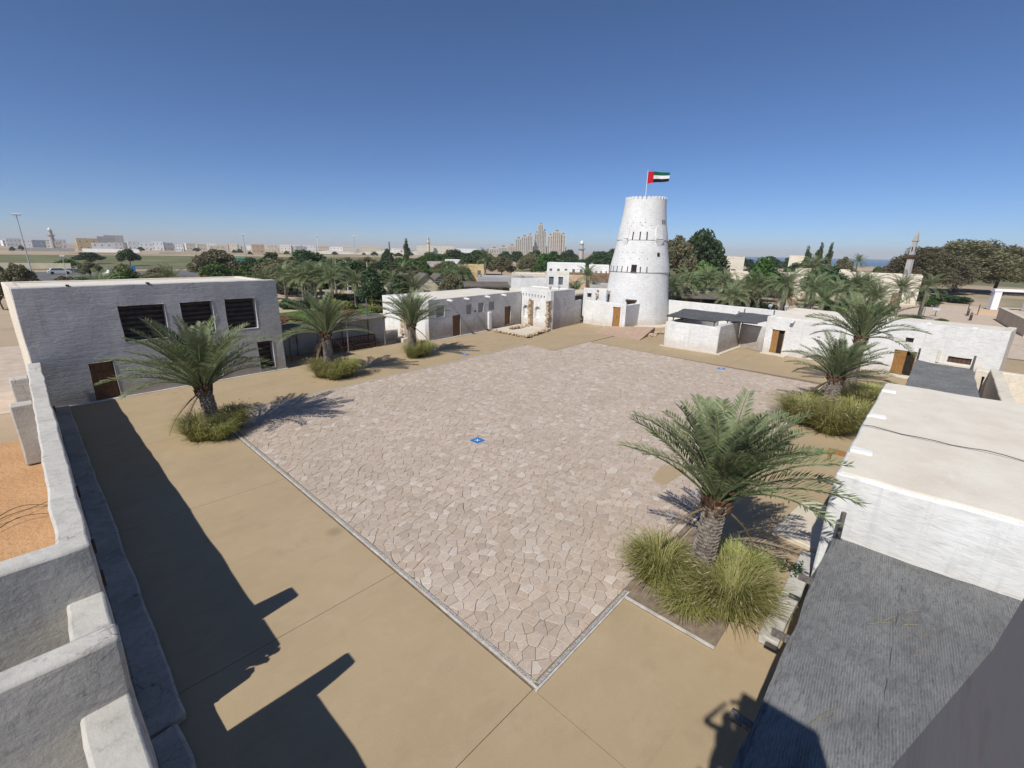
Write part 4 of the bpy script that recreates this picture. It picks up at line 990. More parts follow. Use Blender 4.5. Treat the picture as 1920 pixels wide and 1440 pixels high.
# photographer: one skinned body, hands raised to the phone
ph = thing('phone', 'black phone held up at the parapet', 'phone', (-.06, .0, 7.8))
fw = Vector((Mx[0][2], Mx[1][2], Mx[2][2])); rt = Vector((Mx[0][0], Mx[1][0], Mx[2][0])); dn = Vector((Mx[0][1], Mx[1][1], Mx[2][1]))
b = B(); b.obox(EYE - fw * .03, rt * .08, dn * .038, fw * .0045); part('case', b, 'darkmetal', ph)
b = B(); b.obox(EYE - fw * .0352, rt * .074, dn * .034, fw * .0004); part('screen', b, 'glass', ph)
t = thing('person', 'person in dark clothes holding a phone up at the lookout tower', 'person', (-.62, -.12, 6.35))
js = {'pel': (-.62, -.12, 7.24, .15), 'wa': (-.62, -.11, 7.42, .13), 'ch': (-.60, -.10, 7.62, .145), 'nk': (-.58, -.08, 7.80, .06), 'hd': (-.56, -.07, 7.90, .085), 'tp': (-.57, -.07, 8.03, .07),
      'ls': (-.64, .06, 7.72, .06), 'le': (-.42, .30, 7.46, .045), 'lw': (-.14, .13, 7.70, .03), 'lh': (-.09, .10, 7.745, .026),
      'rs': (-.53, -.26, 7.72, .06), 're': (-.36, -.27, 7.46, .045), 'rw': (-.16, -.09, 7.68, .03), 'rh': (-.11, -.06, 7.735, .026),
      'lp': (-.64, -.02, 7.16, .10), 'lk': (-.60, -.01, 6.82, .07), 'la': (-.66, -.0, 6.43, .045), 'lt': (-.48, .02, 6.385, .035),
      'rp': (-.60, -.22, 7.16, .10), 'rk': (-.56, -.24, 6.82, .07), 'ra': (-.62, -.24, 6.43, .045), 'rt': (-.44, -.25, 6.385, .035)}
eg = ['pel-wa', 'wa-ch', 'ch-nk', 'nk-hd', 'hd-tp', 'ch-ls', 'ls-le', 'le-lw', 'lw-lh', 'ch-rs', 'rs-re', 're-rw', 'rw-rh', 'pel-lp', 'lp-lk', 'lk-la', 'la-lt', 'pel-rp', 'rp-rk', 'rk-ra', 'ra-rt']
for hnd, ox in (('lh', 1), ('rh', -1)):
    hx, hy, hz, _ = js[hnd]
    for k in range(5):
        o_ = Vector((-.02 + .0, 0, 0)) + rt * (-.012 * ox) + dn * (-.03 + .018 * k); base = Vector((hx, hy, hz)) + o_ * .5 - fw * .01
        js[f'{hnd}a{k}'] = tuple(base + fw * .012 - rt * ox * .012) + (.009,); js[f'{hnd}b{k}'] = tuple(base + rt * ox * (.02 + .004 * k) + fw * -.005 + dn * (-.012 + .006 * k)) + (.008,)
        eg += [f'{hnd}-{hnd}a{k}', f'{hnd}a{k}-{hnd}b{k}']
ks = list(js); me = bpy.data.meshes.new('body')
me.from_pydata([tuple(Vector(js[k][:3]) - gpos(t)) for k in ks], [tuple(ks.index(x) for x in e.split('-')) for e in eg], []); me.materials.append(plain('dark_cloth', (.05, .055, .07), .9, .2, 8, .2))
body = link('body', me, t); sk = body.modifiers.new('skin', 'SKIN'); sk.use_smooth_shade = True
for i, k in enumerate(ks): me.skin_vertices[0].data[i].radius = (js[k][3], js[k][3]); me.skin_vertices[0].data[i].use_root = (k == 'pel')
body.modifiers.new('sub', 'SUBSURF').levels = 1; body.modifiers['sub'].render_levels = 2
b = B(); b.lathe([(.02, 7.86), (.098, 7.92), (.104, 7.99), (.08, 8.07), (.02, 8.105)], 16, (-.585, -.07)); part('hair', b, 'black', t, .008, R(70))
# ---------------------------------------------------------------- date palms
def frond_mesh(elev, ln, droop, seed, nl=46, lw=.030, mat='palm', lf=.46):
    r = random.Random(seed); b = B(); n = 12; pts_, ang = [Vector((0, 0, 0))], R(elev); twist = r.uniform(-.25, .25)
    for i in range(n):
        t_ = i / n; a = ang - R(droop) * t_ ** 1.5; sw = twist * t_ ** 2
        pts_.append(pts_[-1] + Vector((math.cos(a) * math.cos(sw), math.cos(a) * math.sin(sw), math.sin(a))) * (ln / n))
    b.tube(pts_, [.030 * (1 - i / n) ** .8 + .004 for i in range(n + 1)], 5, False)
    b.tone = [.55] * len(b.f)
    def at(s):
        x = s * n; i = min(int(x), n - 1); return pts_[i].lerp(pts_[i + 1], x - i), (pts_[i + 1] - pts_[i]).normalized()
    for k in range(nl):
        s = .16 + .83 * (k + r.uniform(-.3, .3)) / nl; p, tg = at(max(0.1, min(.995, s)))
        side = tg.cross(Vector((0, 0, 1))).normalized(); upv = side.cross(tg)
        L_ = lf * (math.sin(min(1, (s - .10) / .5) * 1.45) * (1 - max(0, s - .55) * 1.35)) * ln / 2.6
        for sg in (-1, 1):
            fwd = .55 + .5 * s + r.uniform(-.18, .18); v_ = .42 + r.uniform(-.22, .22)
            d = (side * sg + tg * fwd + upv * v_).normalized(); w = d.cross(upv).normalized() * (lw * r.uniform(.8, 1.2))
            tip = p + d * L_ * r.uniform(.85, 1.1) + Vector((0, 0, -.10 * L_)); mid = p + d * L_ * .45; tn = r.random()
            b.face(p, mid + w * .5, tip, mid - w * .5, merge=False, tone=tn)
    return b.mesh('frond', mat)
FR = {}
for e in (84, 74, 64, 54, 44, 32, 18, 2, -16):
    FR[e] = [frond_mesh(e, 2.6, (34 if e > 60 else (42 if e > 20 else 46)) + 12 * k, e * 3 + k, 58, .033, 'palm', .50) for k in range(3)]
FRD = [frond_mesh(-35, 1.9, 40, 900 + k, 30, .022, 'palmdry', .3) for k in range(2)]
def trunk_into(b, c, h, r0, r1, lean=(0, 0), scales=True, seed=0):
    r = random.Random(seed); n = 10
    ax = lambda t_: Vector((c[0] + lean[0] * t_ * t_, c[1] + lean[1] * t_ * t_, c[2] + h * t_))
    b.tube([ax(i / n) for i in range(n + 1)], [(r0 * (1.18 - .18 * min(1, i / 2)) + (r1 - r0) * i / n) for i in range(n + 1)], 14)
    if scales:
        rows = int(h / .085); per = 9
        for i in range(rows):
            t_ = (i + .5) / rows; R_ = r0 + (r1 - r0) * t_
            for k in range(per):
                a = 6.2832 * (k + (i % 2) * .5) / per + r.uniform(-.06, .06); d = Vector((math.cos(a), math.sin(a), 0)); u = Vector((-d.y, d.x, 0)); q = ax(t_)
                w = R_ * .36; o = R_ * .97; z = .075 + r.uniform(-.01, .02); pr_ = .045 + r.uniform(0, .02)
                A = [q + d * o - u * w + Vector((0, 0, -z)), q + d * o + u * w + Vector((0, 0, -z)), q + d * (o + pr_) + u * w * .8 + Vector((0, 0, z * .75)), q + d * (o + pr_) - u * w * .8 + Vector((0, 0, z * .75))]
                I_ = [q + d * (o - .03) + u * w * .8 + Vector((0, 0, z)), q + d * (o - .03) - u * w * .8 + Vector((0, 0, z))]
                b.face(*A, merge=False); b.face(A[3], A[2], I_[0], I_[1], merge=False); b.face(A[1], I_[0], A[2], merge=False); b.face(A[0], A[3], I_[1], merge=False)
    return ax(1)
def date_palm(lb, x, y, h, r0, spread, n, seed, lean=(0, 0), emin=-16, dry=3, wind=0.0, wdir=0.0, grp='date palms in the courtyard', fibre=.35):
    r = random.Random(seed); t = thing('date_palm', lb, 'palm tree', (x, y, 0), grp)
    b = B(); top = trunk_into(b, (x, y, 0), h, r0, r0 * .86, lean, True, seed); part('trunk', b, 'trunk', t, .012, None)
    b = B(); b.tube([top + Vector((0, 0, -fibre)), top, top + Vector((0, 0, .22))], [r0 * .97, r0 * 1.02, r0 * .5], 12)
    for k in range(46):
        a = r.uniform(0, 6.28); z = r.uniform(-fibre, .15); d = Vector((math.cos(a), math.sin(a), 0)); p_ = top + d * r0 * .85 + Vector((0, 0, z))
        b.tube([p_, p_ + d * .10 + Vector((0, 0, .13)), p_ + d * r.uniform(.10, .2) + Vector((0, 0, r.uniform(.2, .34)))], [.05, .035, .014], 5)
    part('leaf_bases', b, 'fibre', t)
    es = [e for e in FR if e >= emin]
    for k in range(n):
        f = (k + .5) / n; e_t = 88 - (88 - emin) * f ** 1.15; e = min(es, key=lambda q: abs(q - e_t + r.uniform(-6, 6)))
        a = k * 2.39996 + r.uniform(-.25, .25)
        if wind: a += wind * math.sin(wdir - a)
        vd = math.atan2(-y, -x); off_ = abs((a - vd + math.pi) % (2 * math.pi) - math.pi)
        if e < 50 and off_ < .75: continue      # skip low leaves on the camera side, so the trunk stays visible
        s = spread / 2.6 * r.uniform(.82, 1.1) * (.86 + .2 * min(1, f * 2))
        o = link('frond', FR[e][r.randrange(3)], t, top + Vector((.08 * math.cos(a), .08 * math.sin(a), .05)) - Vector((x, y, 0)), a, s)
    for k in range(dry):
        a = r.uniform(0, 6.28); link('dry_frond', FRD[k % 2], t, top + Vector((.1 * math.cos(a), .1 * math.sin(a), -.05)) - Vector((x, y, 0)), a, spread / 2.6 * r.uniform(.7, .95))
    return t
date_palm('large date palm with a scaly grey trunk in the right foreground', 10.05, 2.93, 2.25, .24, 2.55, 58, 11, (.12, -.06), 44, 3, .3, -.7)
date_palm('big date palm before the grey two storey house on the left', 4.58, 21.74, 2.0, .25, 3.15, 52, 12, (-.1, .1), 26, 2, .1, 2.0)
date_palm('date palm with a tall slim trunk beside the first bench', 12.41, 27.21, 2.6, .26, 2.95, 46, 13, (0, .1), 10, 4)
date_palm('date palm right of the benches at the corner of the long low house', 19.45, 28.42, 2.3, .29, 2.9, 48, 14, (0, .0), 20, 3)
date_palm('short date palm with a brown trunk left of the near white roof', 27.62, 3.16, 1.85, .31, 2.45, 46, 15, (.1, 0), 18, 6)
date_palm('date palm rising before the white houses behind the short palm', 33.6, 3.05, 3.2, .27, 2.95, 42, 16, (0, 0), 18, 2)

# ---------------------------------------------------------------- fountain grass
def grass_mesh(rad_, hgt, n, seed, plumes=False):
    r = random.Random(seed); b = B()
    for k in range(n):
        a = r.uniform(0, 6.28); rr = rad_ * .38 * math.sqrt(r.random()); p = Vector((rr * math.cos(a), rr * math.sin(a), 0)); a += r.uniform(-.7, .7)
        out = rad_ * r.uniform(.15, 1.05); h = hgt * r.uniform(.45, 1.15) * (1.1 if plumes else 1); d = Vector((math.cos(a), math.sin(a), 0)); u = Vector((-d.y, d.x, 0)); bend = r.uniform(1.45, 2.2)
        w = r.uniform(.006, .013); tn = r.random() ** .8; seg = 4; pr_ = []
        for i in range(seg + 1):
            t_ = i / seg; pr_.append(p + d * (out * t_ ** 1.4) + Vector((0, 0, h * math.sin(t_ * bend))))
        if not plumes:
            for i in range(seg):
                w0, w1 = w * (1 - (i / seg) ** 2), w * (1 - ((i + 1) / seg) ** 2)
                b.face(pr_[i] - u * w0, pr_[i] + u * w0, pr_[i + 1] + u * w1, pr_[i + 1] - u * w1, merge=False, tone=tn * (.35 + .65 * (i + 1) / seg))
        else:
            q = pr_[-2]; dv = (pr_[-1] - pr_[-2]).normalized(); L_ = r.uniform(.12, .2); ww = .014
            A = [q, q + dv * L_ * .4 + u * ww, q + dv * L_ * .4 - u * ww, q + dv * L_ * .4 + Vector((0, 0, ww * 1.2)), q + dv * L_]
            for f in ((0, 1, 3), (0, 3, 2), (1, 4, 3), (3, 4, 2), (0, 2, 1), (1, 2, 4)): b.face(*[A[i] for i in f], merge=False, tone=tn)
            for i in range(seg - 1): b.face(pr_[i] - u * .003, pr_[i] + u * .003, pr_[i + 1] + u * .003, pr_[i + 1] - u * .003, merge=False, tone=tn * .5)
    return b
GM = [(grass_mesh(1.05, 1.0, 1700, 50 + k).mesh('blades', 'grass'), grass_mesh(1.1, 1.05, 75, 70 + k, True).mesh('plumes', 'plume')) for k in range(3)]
def clump(lb, x, y, s, k, sz=1.0, grp=None):
    t = thing('fountain_grass', lb, 'grass clump', (x, y, 0), grp, random.uniform(0, 6)); t.scale = (s, s, s * sz)
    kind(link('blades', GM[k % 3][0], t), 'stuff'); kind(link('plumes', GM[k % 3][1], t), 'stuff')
for i, (x, y, s, z) in enumerate(((9.5, 3.75, .95, .95), (9.15, 2.85, .75, .62), (9.75, 2.15, 1.1, .8), (10.9, 2.3, .8, .9))):
    clump(('yellow green fountain grass on the plaza side of the large front palm', 'fountain grass in front of the large front palm trunk', 'widest fountain grass clump by the mat roof right of the front palm', 'small fountain grass tuft behind the large front palm trunk')[i], x, y, s, i, z, 'fountain grass round the front palm')
for i, (x, y, s) in enumerate(((4.0, 21.45, 1.0), (4.55, 20.95, .8), (5.3, 21.75, .95))):
    clump(('fountain grass left of the big left palm trunk', 'low fountain grass in front of the big left palm trunk', 'fountain grass right of the big left palm trunk by the plaza')[i], x, y, s, i + 1, .95, 'fountain grass round the left palm')
for i, (x, y, s) in enumerate(((12.1, 27.35, 1.15), (13.1, 26.65, 1.15), (12.3, 26.4, .9))):
    clump(('fountain grass left of the slim palm by the benches', 'fountain grass right of the slim palm by the benches', 'low fountain grass in front of the slim palm by the benches')[i], x, y, s, i, .9, 'fountain grass round the slim palm')
for i, (x, y, s) in enumerate(((19.2, 28.0, .95), (20.1, 28.05, 1.0))):
    clump(('bushy fountain grass left below the palm at the long house corner', 'bushy fountain grass right below the palm at the long house corner')[i], x, y, s, i + 1, 1.05, 'fountain grass at the long house palm')
for i, (x, y, s) in enumerate(((25.2, 3.9, 1.45), (24.6, 2.6, 1.4), (25.9, 2.0, 1.5), (29.6, 2.2, 1.3), (31.0, 1.8, 1.3), (29.3, 3.9, .8))):
    clump(('fountain grass on the plaza side of the short palm', 'fountain grass nearest the white roof spouts', 'fountain grass between the short palm and the white roof', 'yellow fountain grass behind the short palm trunk', 'yellow fountain grass by the yard beyond the short palm', 'small tuft of fountain grass left behind the short palm')[i], x, y, s, i, .8, 'fountain grass round the short palm')
bm_ = B(); bm_.prism([(8.35, 1.95), (12.4, 1.95), (12.4, 4.0), (8.35, 4.0)], -.02, .012); kind(link('planting_soil', bm_.mesh('planting_soil', 'mortar')), 'structure')
strip('bed_kerb', 'kerb', (8.35, 4.0), (8.35, 1.95), -.0, -.07, -.02, .04, bpy.data.objects['planting_soil'])

# ---------------------------------------------------------------- broadleaf trees, shrubs, background palms
def crown_mesh(nm, mat, lobes, n, ls, seed, flat=1.0, droop=0):
    r = random.Random(seed); b = B()
    wts = [l[3] * l[4] for l in lobes]
    for k in range(n):
        lx, ly, lz, rx, rz_ = r.choices(lobes, wts)[0]
        v = Vector((r.gauss(0, 1), r.gauss(0, 1), r.gauss(0, 1))).normalized(); rr = r.random() ** .38
        p = Vector((lx + v.x * rx * rr, ly + v.y * rx * rr, lz + v.z * rz_ * rr))
        p += noise.noise_vector(p * 2.2 + Vector((seed, 0, 0))) * .16 * rx
        s = ls * r.uniform(.6, 1.3); a1, a2 = r.uniform(0, 6.28), r.uniform(-1.0, 1.0)
        d = Vector((math.cos(a1), math.sin(a1), a2 * flat - droop)).normalized(); w = d.cross(Vector((r.uniform(-1, 1), r.uniform(-1, 1), r.uniform(.2, 1)))).normalized()
        tn = min(1, max(0, .5 * r.random() + .5 * r.random()))
        b.face(p - d * s * .5, p + w * s * .32, p + d * s * .55, p - w * s * .3, merge=False, tone=tn)
    return b.mesh(nm, mat)
def limbs_mesh(h, lobes, r0, seed):
    r = random.Random(seed); b = B(); b.tube([(0, 0, 0), (.03 * h, .02 * h, h * .2), (0, .02 * h, h * .45)], [r0, r0 * .8, r0 * .62], 8)
    for lx, ly, lz, rx, rz_ in lobes:
        s = Vector((0, .02 * h, h * r.uniform(.25, .45))); e = Vector((lx, ly, lz)); m_ = s.lerp(e, .5) + Vector((r.uniform(-.05, .05), r.uniform(-.05, .05), .04)) * h
        b.tube([s, m_, e], [r0 * .5, r0 * .34, r0 * .12], 5)
    return b.mesh('trunk', 'bark')
# unit-height prototypes: (lobes in a tree of height 1, half-width 0.5)
def lobeset(seed, n, wid, z0, z1, rx, rz_):
    r = random.Random(seed); o = []
    for k in range(n):
        a = k * 2.4 + r.uniform(-.4, .4); q = wid * math.sqrt((k + .5) / n); z = z0 + (z1 - z0) * (1 - (q / max(wid, .01)) ** 2 * .75) * r.uniform(.75, 1.0)
        o.append((q * math.cos(a), q * math.sin(a), z, rx * r.uniform(.8, 1.2), rz_ * r.uniform(.8, 1.2)))
    return o
KIND = {'d': ('tdark', lobeset(1, 16, .38, .25, .84, .17, .16), 5200, .065), 'o': ('tolive', lobeset(2, 20, .42, .30, .86, .14, .12), 7500, .050), 'a': ('tolive', lobeset(12, 40, .46, .10, .86, .13, .13), 26000, .026), 'g': ('tgreen', lobeset(3, 11, .34, .25, .80, .17, .16), 3000, .07),
        'b': ('tbright', lobeset(4, 10, .32, .25, .8, .17, .17), 2800, .075), 't': ('tdark', [(0, 0, .30 + .11 * k, .20 - .02 * k, .11) for k in range(6)] + [(.14 * math.cos(k), .14 * math.sin(k), .3 + .06 * k, .13, .09) for k in range(8)], 2400, .06),
        's': ('tgreen', lobeset(5, 9, .42, .15, .6, .2, .25), 1800, .09)}
PROTO = {}
for k, (mt, lb, n, ls) in KIND.items():
    PROTO[k] = [(crown_mesh('crown', mt, lobeset(20 + j, len(lb), .38, .25, .84, .17, .15) if j and k in 'dg' else lb, n, ls, j * 31 + ord(k)), limbs_mesh(1, lb, .03, j)) for j in range(2)]
BPAL = []
def bg_palm(seed, n=34):
    r = random.Random(seed); b = B()
    for k in range(n):
        f = (k + .5) / n; e = R(82 - 92 * f ** 1.1 + r.uniform(-6, 6)); a = k * 2.39996 + r.uniform(-.2, .2); ln = r.uniform(.85, 1.1); pt = Vector((0, 0, 0)); ns = 7; ang = e
        hd = Vector((math.cos(a), math.sin(a), 0)); side = Vector((-hd.y, hd.x, 0))
        for i in range(ns):
            ang = e - R(75) * (i / ns) ** 1.4; d = hd * math.cos(ang) + Vector((0, 0, math.sin(ang))); q = pt + d * ln / ns
            b.face(pt - side * .006, pt + side * .006, q + side * .005, q - side * .005, merge=False, tone=.6)
            if i:
                for j in range(4):
                    p = pt.lerp(q, j / 4); L_ = .21 * (1 - .55 * (i / ns)) * (0.6 + .4 * min(1, i / 2))
                    for sg in (-1, 1):
                        v = (side * sg + d * .7 + Vector((0, 0, .25))).normalized(); tip = p + v * L_ + Vector((0, 0, -.03)); w = d * .014
                        b.face(p - w * .6, p + v * L_ * .5 + w, tip, p + v * L_ * .5 - w, merge=False, tone=r.random())
            pt = q
    return b.mesh('crown', 'palm')
for k in range(3): BPAL.append(bg_palm(300 + k))
bt = B(); trunk_into(bt, (0, 0, 0), 1.0, .085, .075, (0, 0), False); BTR = bt.mesh('trunk', 'trunk')
PALMS=[(84.80,67.2,5.37),(79.50,69.8,5.94),(69.31,78.2,5.83),(66.23,71.9,6.33),(64.01,80.4,6.45),(61.90,65.6,5.55),(59.26,88.6,4.51),(67.20,90.0,3.72),(52.51,96.4,4.36),(46.46,95.2,8.43),(50.74,68.6,5.00),(41.29,62.0,4.83),(33.92,75.9,6.26),(35.32,64.6,4.43),(24.08,69.7,5.72),(22.47,72.6,6.17),(20.51,75.7,6.57),(18.50,74.7,5.97),(15.98,69.5,5.01),(12.59,69.5,6.89),(10.47,87.7,8.34),(8.97,67.5,5.03),(6.55,72.0,6.77),(4.79,71.2,5.59),(3.03,78.2,6.31),(1.25,83.0,6.47),(6.85,173.2,9.24),(19.42,87.2,5.89),(23.33,79.6,5.04),(57.46,74.4,4.66),(7.92,80.6,5.09)]
TREES=[('o',89.90,85.0,5.56,5.24),('o',75.43,112.7,7.64,10.19),('d',82.39,220.3,6.49,8.83),('d',85.16,243.2,4.68,12.19),('s',86.72,207.9,3.36,8.47),('g',72.59,101.3,4.99,5.46),('d',66.93,122.6,7.67,11.38),('d',70.34,140.8,6.91,6.35),('o',62.76,114.8,6.15,8.53),('o',59.14,116.7,5.12,8.85),('d',58.06,176.1,8.40,4.60),('t',55.81,164.1,11.75,5.42),('g',52.83,192.9,7.98,12.87),('g',50.93,171.7,5.97,7.67),('d',59.85,62.7,4.65,3.52),('d',56.54,59.7,5.22,3.27),('o',50.62,62.6,5.25,3.50),('d',48.70,150.8,7.66,5.08),('o',44.52,130.1,6.99,7.34),('d',42.58,230.0,8.61,9.35),('d',40.32,250.3,9.16,11.29),('d',38.26,235.8,8.98,10.61),('d',36.34,302.0,10.19,12.19),('d',32.67,254.0,9.56,14.11),('d',31.11,265.6,10.96,11.74),('d',30.80,194.3,8.84,7.72),('g',39.67,150.2,6.45,5.08),('d',46.46,160.3,5.97,7.22),('d',21.35,112.9,14.21,11.26),('o',23.97,101.5,12.48,7.58),('b',20.68,88.6,8.02,4.81),('g',14.96,92.8,8.41,5.74),('t',11.17,131.7,11.10,2.78),('t',10.06,140.5,11.88,3.46),('t',9.24,138.2,11.95,4.41),('o',7.92,136.7,8.76,5.81),('a',1.84,148.6,12.18,16.43),('a',-0.64,162.8,14.34,25.30),('a',-3.05,172.6,13.16,20.32),('d',17.28,266.2,8.24,16.25),('d',14.46,273.0,8.54,13.54),('d',12.49,266.7,8.20,10.38),('s',0.82,107.8,1.59,3.61),('g',73.79,93.2,4.21,3.61),('s',71.35,95.5,4.13,4.74)]
FAR=[('hwhite',89.60,1021,11.7,23.7),('hwhite',88.73,990,10.5,18.7),('hblue',87.97,906,9.9,26.0),('hwhite',86.78,902,11.3,16.1),('cream',87.05,725,8.7,9.4),('hyellow',85.05,634,11.9,21.2),('hwhite',84.08,571,7.9,19.4),('hgrey',83.71,1189,19.5,34.5),('hwhite',83.08,785,8.4,17.6),('hwhite',81.77,796,11.0,16.8),('hwhite',80.89,711,9.0,16.4),('hwhite',80.00,752,10.8,14.9),('hgrey',79.17,794,9.8,13.0),('hwhite',78.32,687,7.9,10.1),('cream',77.36,849,9.9,14.2),('beige',76.47,864,9.5,13.0),('hwhite',75.57,903,10.8,15.4),('beige',74.64,823,9.3,15.8),('cream',73.70,861,10.5,13.4),('horange',71.45,638,9.8,15.2),('beige',70.09,764,9.9,13.8),('hwhite',68.79,889,10.8,18.1),('cream',67.63,903,11.2,14.8),('beige',65.02,907,10.4,28.4),('cream',62.76,914,11.2,38.8),('beige',59.85,920,11.3,39.7),('hwhite',66.39,850,10.6,21.1),('hwhite',63.61,748,8.7,20.5)]

rf = random.Random(41)
for n_, a0, a1, d0, d1, ks, h0, h1 in ((34, 49, 76, 74, 135, 'ggdood', 3.6, 6.4), (26, 28, 52, 150, 320, 'dddgo', 5.5, 9.0), (16, 3, 26, 95, 210, 'gdo', 3.5, 7.0), (12, 80, 93, 78, 150, 'ooog', 3.0, 5.0), (20, 55, 92, 420, 600, 'dg', 3.5, 5.5)):
    for _ in range(n_):
        h_ = rf.uniform(h0, h1); TREES.append((rf.choice(ks), rf.uniform(a0, a1), rf.uniform(d0, d1), h_, h_ * rf.uniform(1.0, 1.5)))
for _ in range(16): PALMS.append((rf.uniform(49, 72), rf.uniform(58, 105), rf.uniform(4.0, 6.2)))
for _ in range(12): PALMS.append((rf.uniform(4, 25), rf.uniform(64, 84), rf.uniform(4.6, 6.4)))
def vcos(a): return math.cos(R(a - 42.9))
rt_ = random.Random(77)
PL = {0: 'bushy date palm behind the roof of the grey two storey house, leftmost', 1: 'date palm behind the roof of the grey two storey house with an open crown', 9: 'tallest date palm with a wide crown beyond the long low house roof', 12: 'date palm left of the round tower beyond the gate wall', 26: 'far small palm against the sea left of the square minaret'}
for i, (a, d, h) in enumerate(PALMS):
    p = bear(a, d); right = a < 26
    lb = PL.get(i, 'wind blown date palm in the garden right of the round tower' if right else 'date palm in the garden behind the benches and long house')
    t = thing('garden_palm', lb, 'palm tree', (p.x, p.y, -.05), None if i in PL else ('palms right of the tower' if right else 'palms in the left garden'), rt_.uniform(0, 6))
    cr = min(h * .62, 3.0) * rt_.uniform(.92, 1.08); th = max(.5, h - cr * .78)
    link('trunk', BTR, t, (0, 0, 0), 0, (2.4, 2.4, th)); o = link('crown', BPAL[i % 3], t, (0, 0, th - .05), 0, cr)
    if right: o.rotation_euler = (0.0, 0.0, 0.0); t.rotation_euler.z = rt_.uniform(-.3, .3); o.rotation_euler = (R(10), R(8), rt_.uniform(0, 6))
NAMEK = {'d': ('dark leafy tree', 'broadleaf_tree'), 'o': ('olive brown feathery acacia', 'acacia_tree'), 'a': ('olive brown spreading acacia', 'acacia_tree'), 'g': ('mid green bushy tree', 'broadleaf_tree'), 'b': ('bright green leafy tree', 'broadleaf_tree'), 't': ('tall dark narrow tree', 'narrow_tree'), 's': ('low green shrub', 'shrub')}
TL = {0: 'olive brown acacia at the left edge behind the grey house', 1: 'feathery acacia above the roof of the grey two storey house', 2: 'round dark tree behind the parked blue truck', 11: 'tall dark tree standing above the horizon left of the hotel towers', 28: 'huge dark green tree just right of the round tower', 29: 'olive brown tree touching the right side of the round tower', 30: 'bright green tree below the huge dark tree', 31: 'mid green tree among the palms beside the beige tower house', 36: 'left part of the great acacia grove behind the square minaret', 37: 'widest and tallest acacia at the right edge', 38: 'rightmost acacia at the edge of the photograph', 42: 'green shrub by the path at the far right'}
for i, (k, a, d, h, w) in enumerate(TREES):
    p = bear(a, d); pos = 'right of the tower' if a < 26 else ('in the middle distance behind the ruins' if a < 50 else 'in the left middle distance')
    t = thing(NAMEK[k][1], TL.get(i, NAMEK[k][0] + ' ' + pos), 'shrub' if k == 's' else 'tree', (p.x, p.y, -.05), None if i in TL else NAMEK[k][0] + 's ' + pos, rt_.uniform(0, 6))
    w *= vcos(a); pr_ = PROTO[k][i % 2]; h += .05
    wid = max(w, h * .35) * (1.12 if k != 't' else 1.0)
    wid *= 1.25 if k == 'a' else 1
    link('crown', pr_[0], t, (0, 0, 0), 0, (wid, wid, h)); link('trunk', pr_[1], t, (0, 0, 0), 0, (max(wid, h) * .8, max(wid, h) * .8, h))
# shrubs, hedges and flower grasses of the gardens
SH = {'r': crown_mesh('foliage', 'tred', [(0, 0, .3, .45, .3)], 900, .12, 5, 1.0), 'y': crown_mesh('foliage', 'tyellow', [(0, 0, .3, .5, .3)], 1000, .12, 6), 'g': crown_mesh('foliage', 'tgreen', [(0, 0, .35, .48, .35)], 1000, .12, 7), 'd': crown_mesh('foliage', 'tdark', [(0, 0, .35, .48, .35)], 1100, .11, 8)}
ST = {'r': 'reddish brown ornamental grass mound in the garden', 'y': 'yellow green shrub in the garden', 'g': 'green shrub in the garden', 'd': 'dark clipped hedge bush in the garden'}
def shrub(k, x, y, w, h, right=False):
    t = thing('garden_shrub', ST[k] + (' right of the tower' if right else ' behind the benches'), 'shrub', (x, y, -.05), ('right ' if right else 'left ') + ST[k] + 's', rt_.uniform(0, 6))
    link('foliage', SH[k], t, (0, 0, 0), 0, (w, w, h))
    b = B(); b.tube([(0, 0, 0), (.02, 0, h * .4)], [.05, .03], 5); link('stem', b.mesh('stem', 'bark'), t)
rg = random.Random(9)
for k, a0, a1, d0, d1, n, w, h in (('r', 58.5, 60.5, 47, 50, 4, 1.6, 1.3), ('r', 62, 64.5, 56, 59, 5, 1.8, 1.2), ('y', 57, 58.6, 45, 48, 4, 1.6, 1.2), ('y', 66.5, 70, 44, 50, 6, 2.0, 1.3), ('r', 68.8, 70.2, 52, 55, 3, 2.0, 1.2), ('d', 66, 70, 66, 68, 9, 1.8, 1.7), ('g', 52, 57, 46, 52, 8, 2.2, 1.7), ('y', 63, 66, 64, 68, 4, 2.2, 1.8), ('d', 60, 65, 70, 74, 8, 2.4, 2.0), ('g', 70, 80, 75, 90, 12, 3, 2.2), ('y', 55, 60, 60, 66, 5, 2.2, 2.0), ('d', 50, 62, 95, 110, 14, 4, 2.8), ('d', 63, 75, 95, 130, 16, 4.5, 2.6)):
    for j in range(n):
        p = bear(rg.uniform(a0, a1), rg.uniform(d0, d1)); shrub(k, p.x, p.y, w * rg.uniform(.8, 1.3), h * rg.uniform(.8, 1.2))
for k, a0, a1, d0, d1, n, w, h in (('g', -1.0, 2.6, 79, 82, 8, 1.3, .9), ('d', .3, 2.4, 77, 79, 7, 1.1, .7), ('g', 12, 17, 62, 66, 5, 1.6, 1.0), ('d', 14, 25, 72, 85, 12, 3.2, 2.6), ('g', 5, 12, 62, 72, 9, 1.5, 1.2), ('d', -1.5, 3.0, 118, 128, 7, 4.0, 1.6), ('d', 3, 9, 84, 96, 8, 2.4, 1.8)):
    for j in range(n):
        p = bear(rg.uniform(a0, a1), rg.uniform(d0, d1)); shrub(k, p.x, p.y, w * rg.uniform(.8, 1.3), h * rg.uniform(.8, 1.2), True)
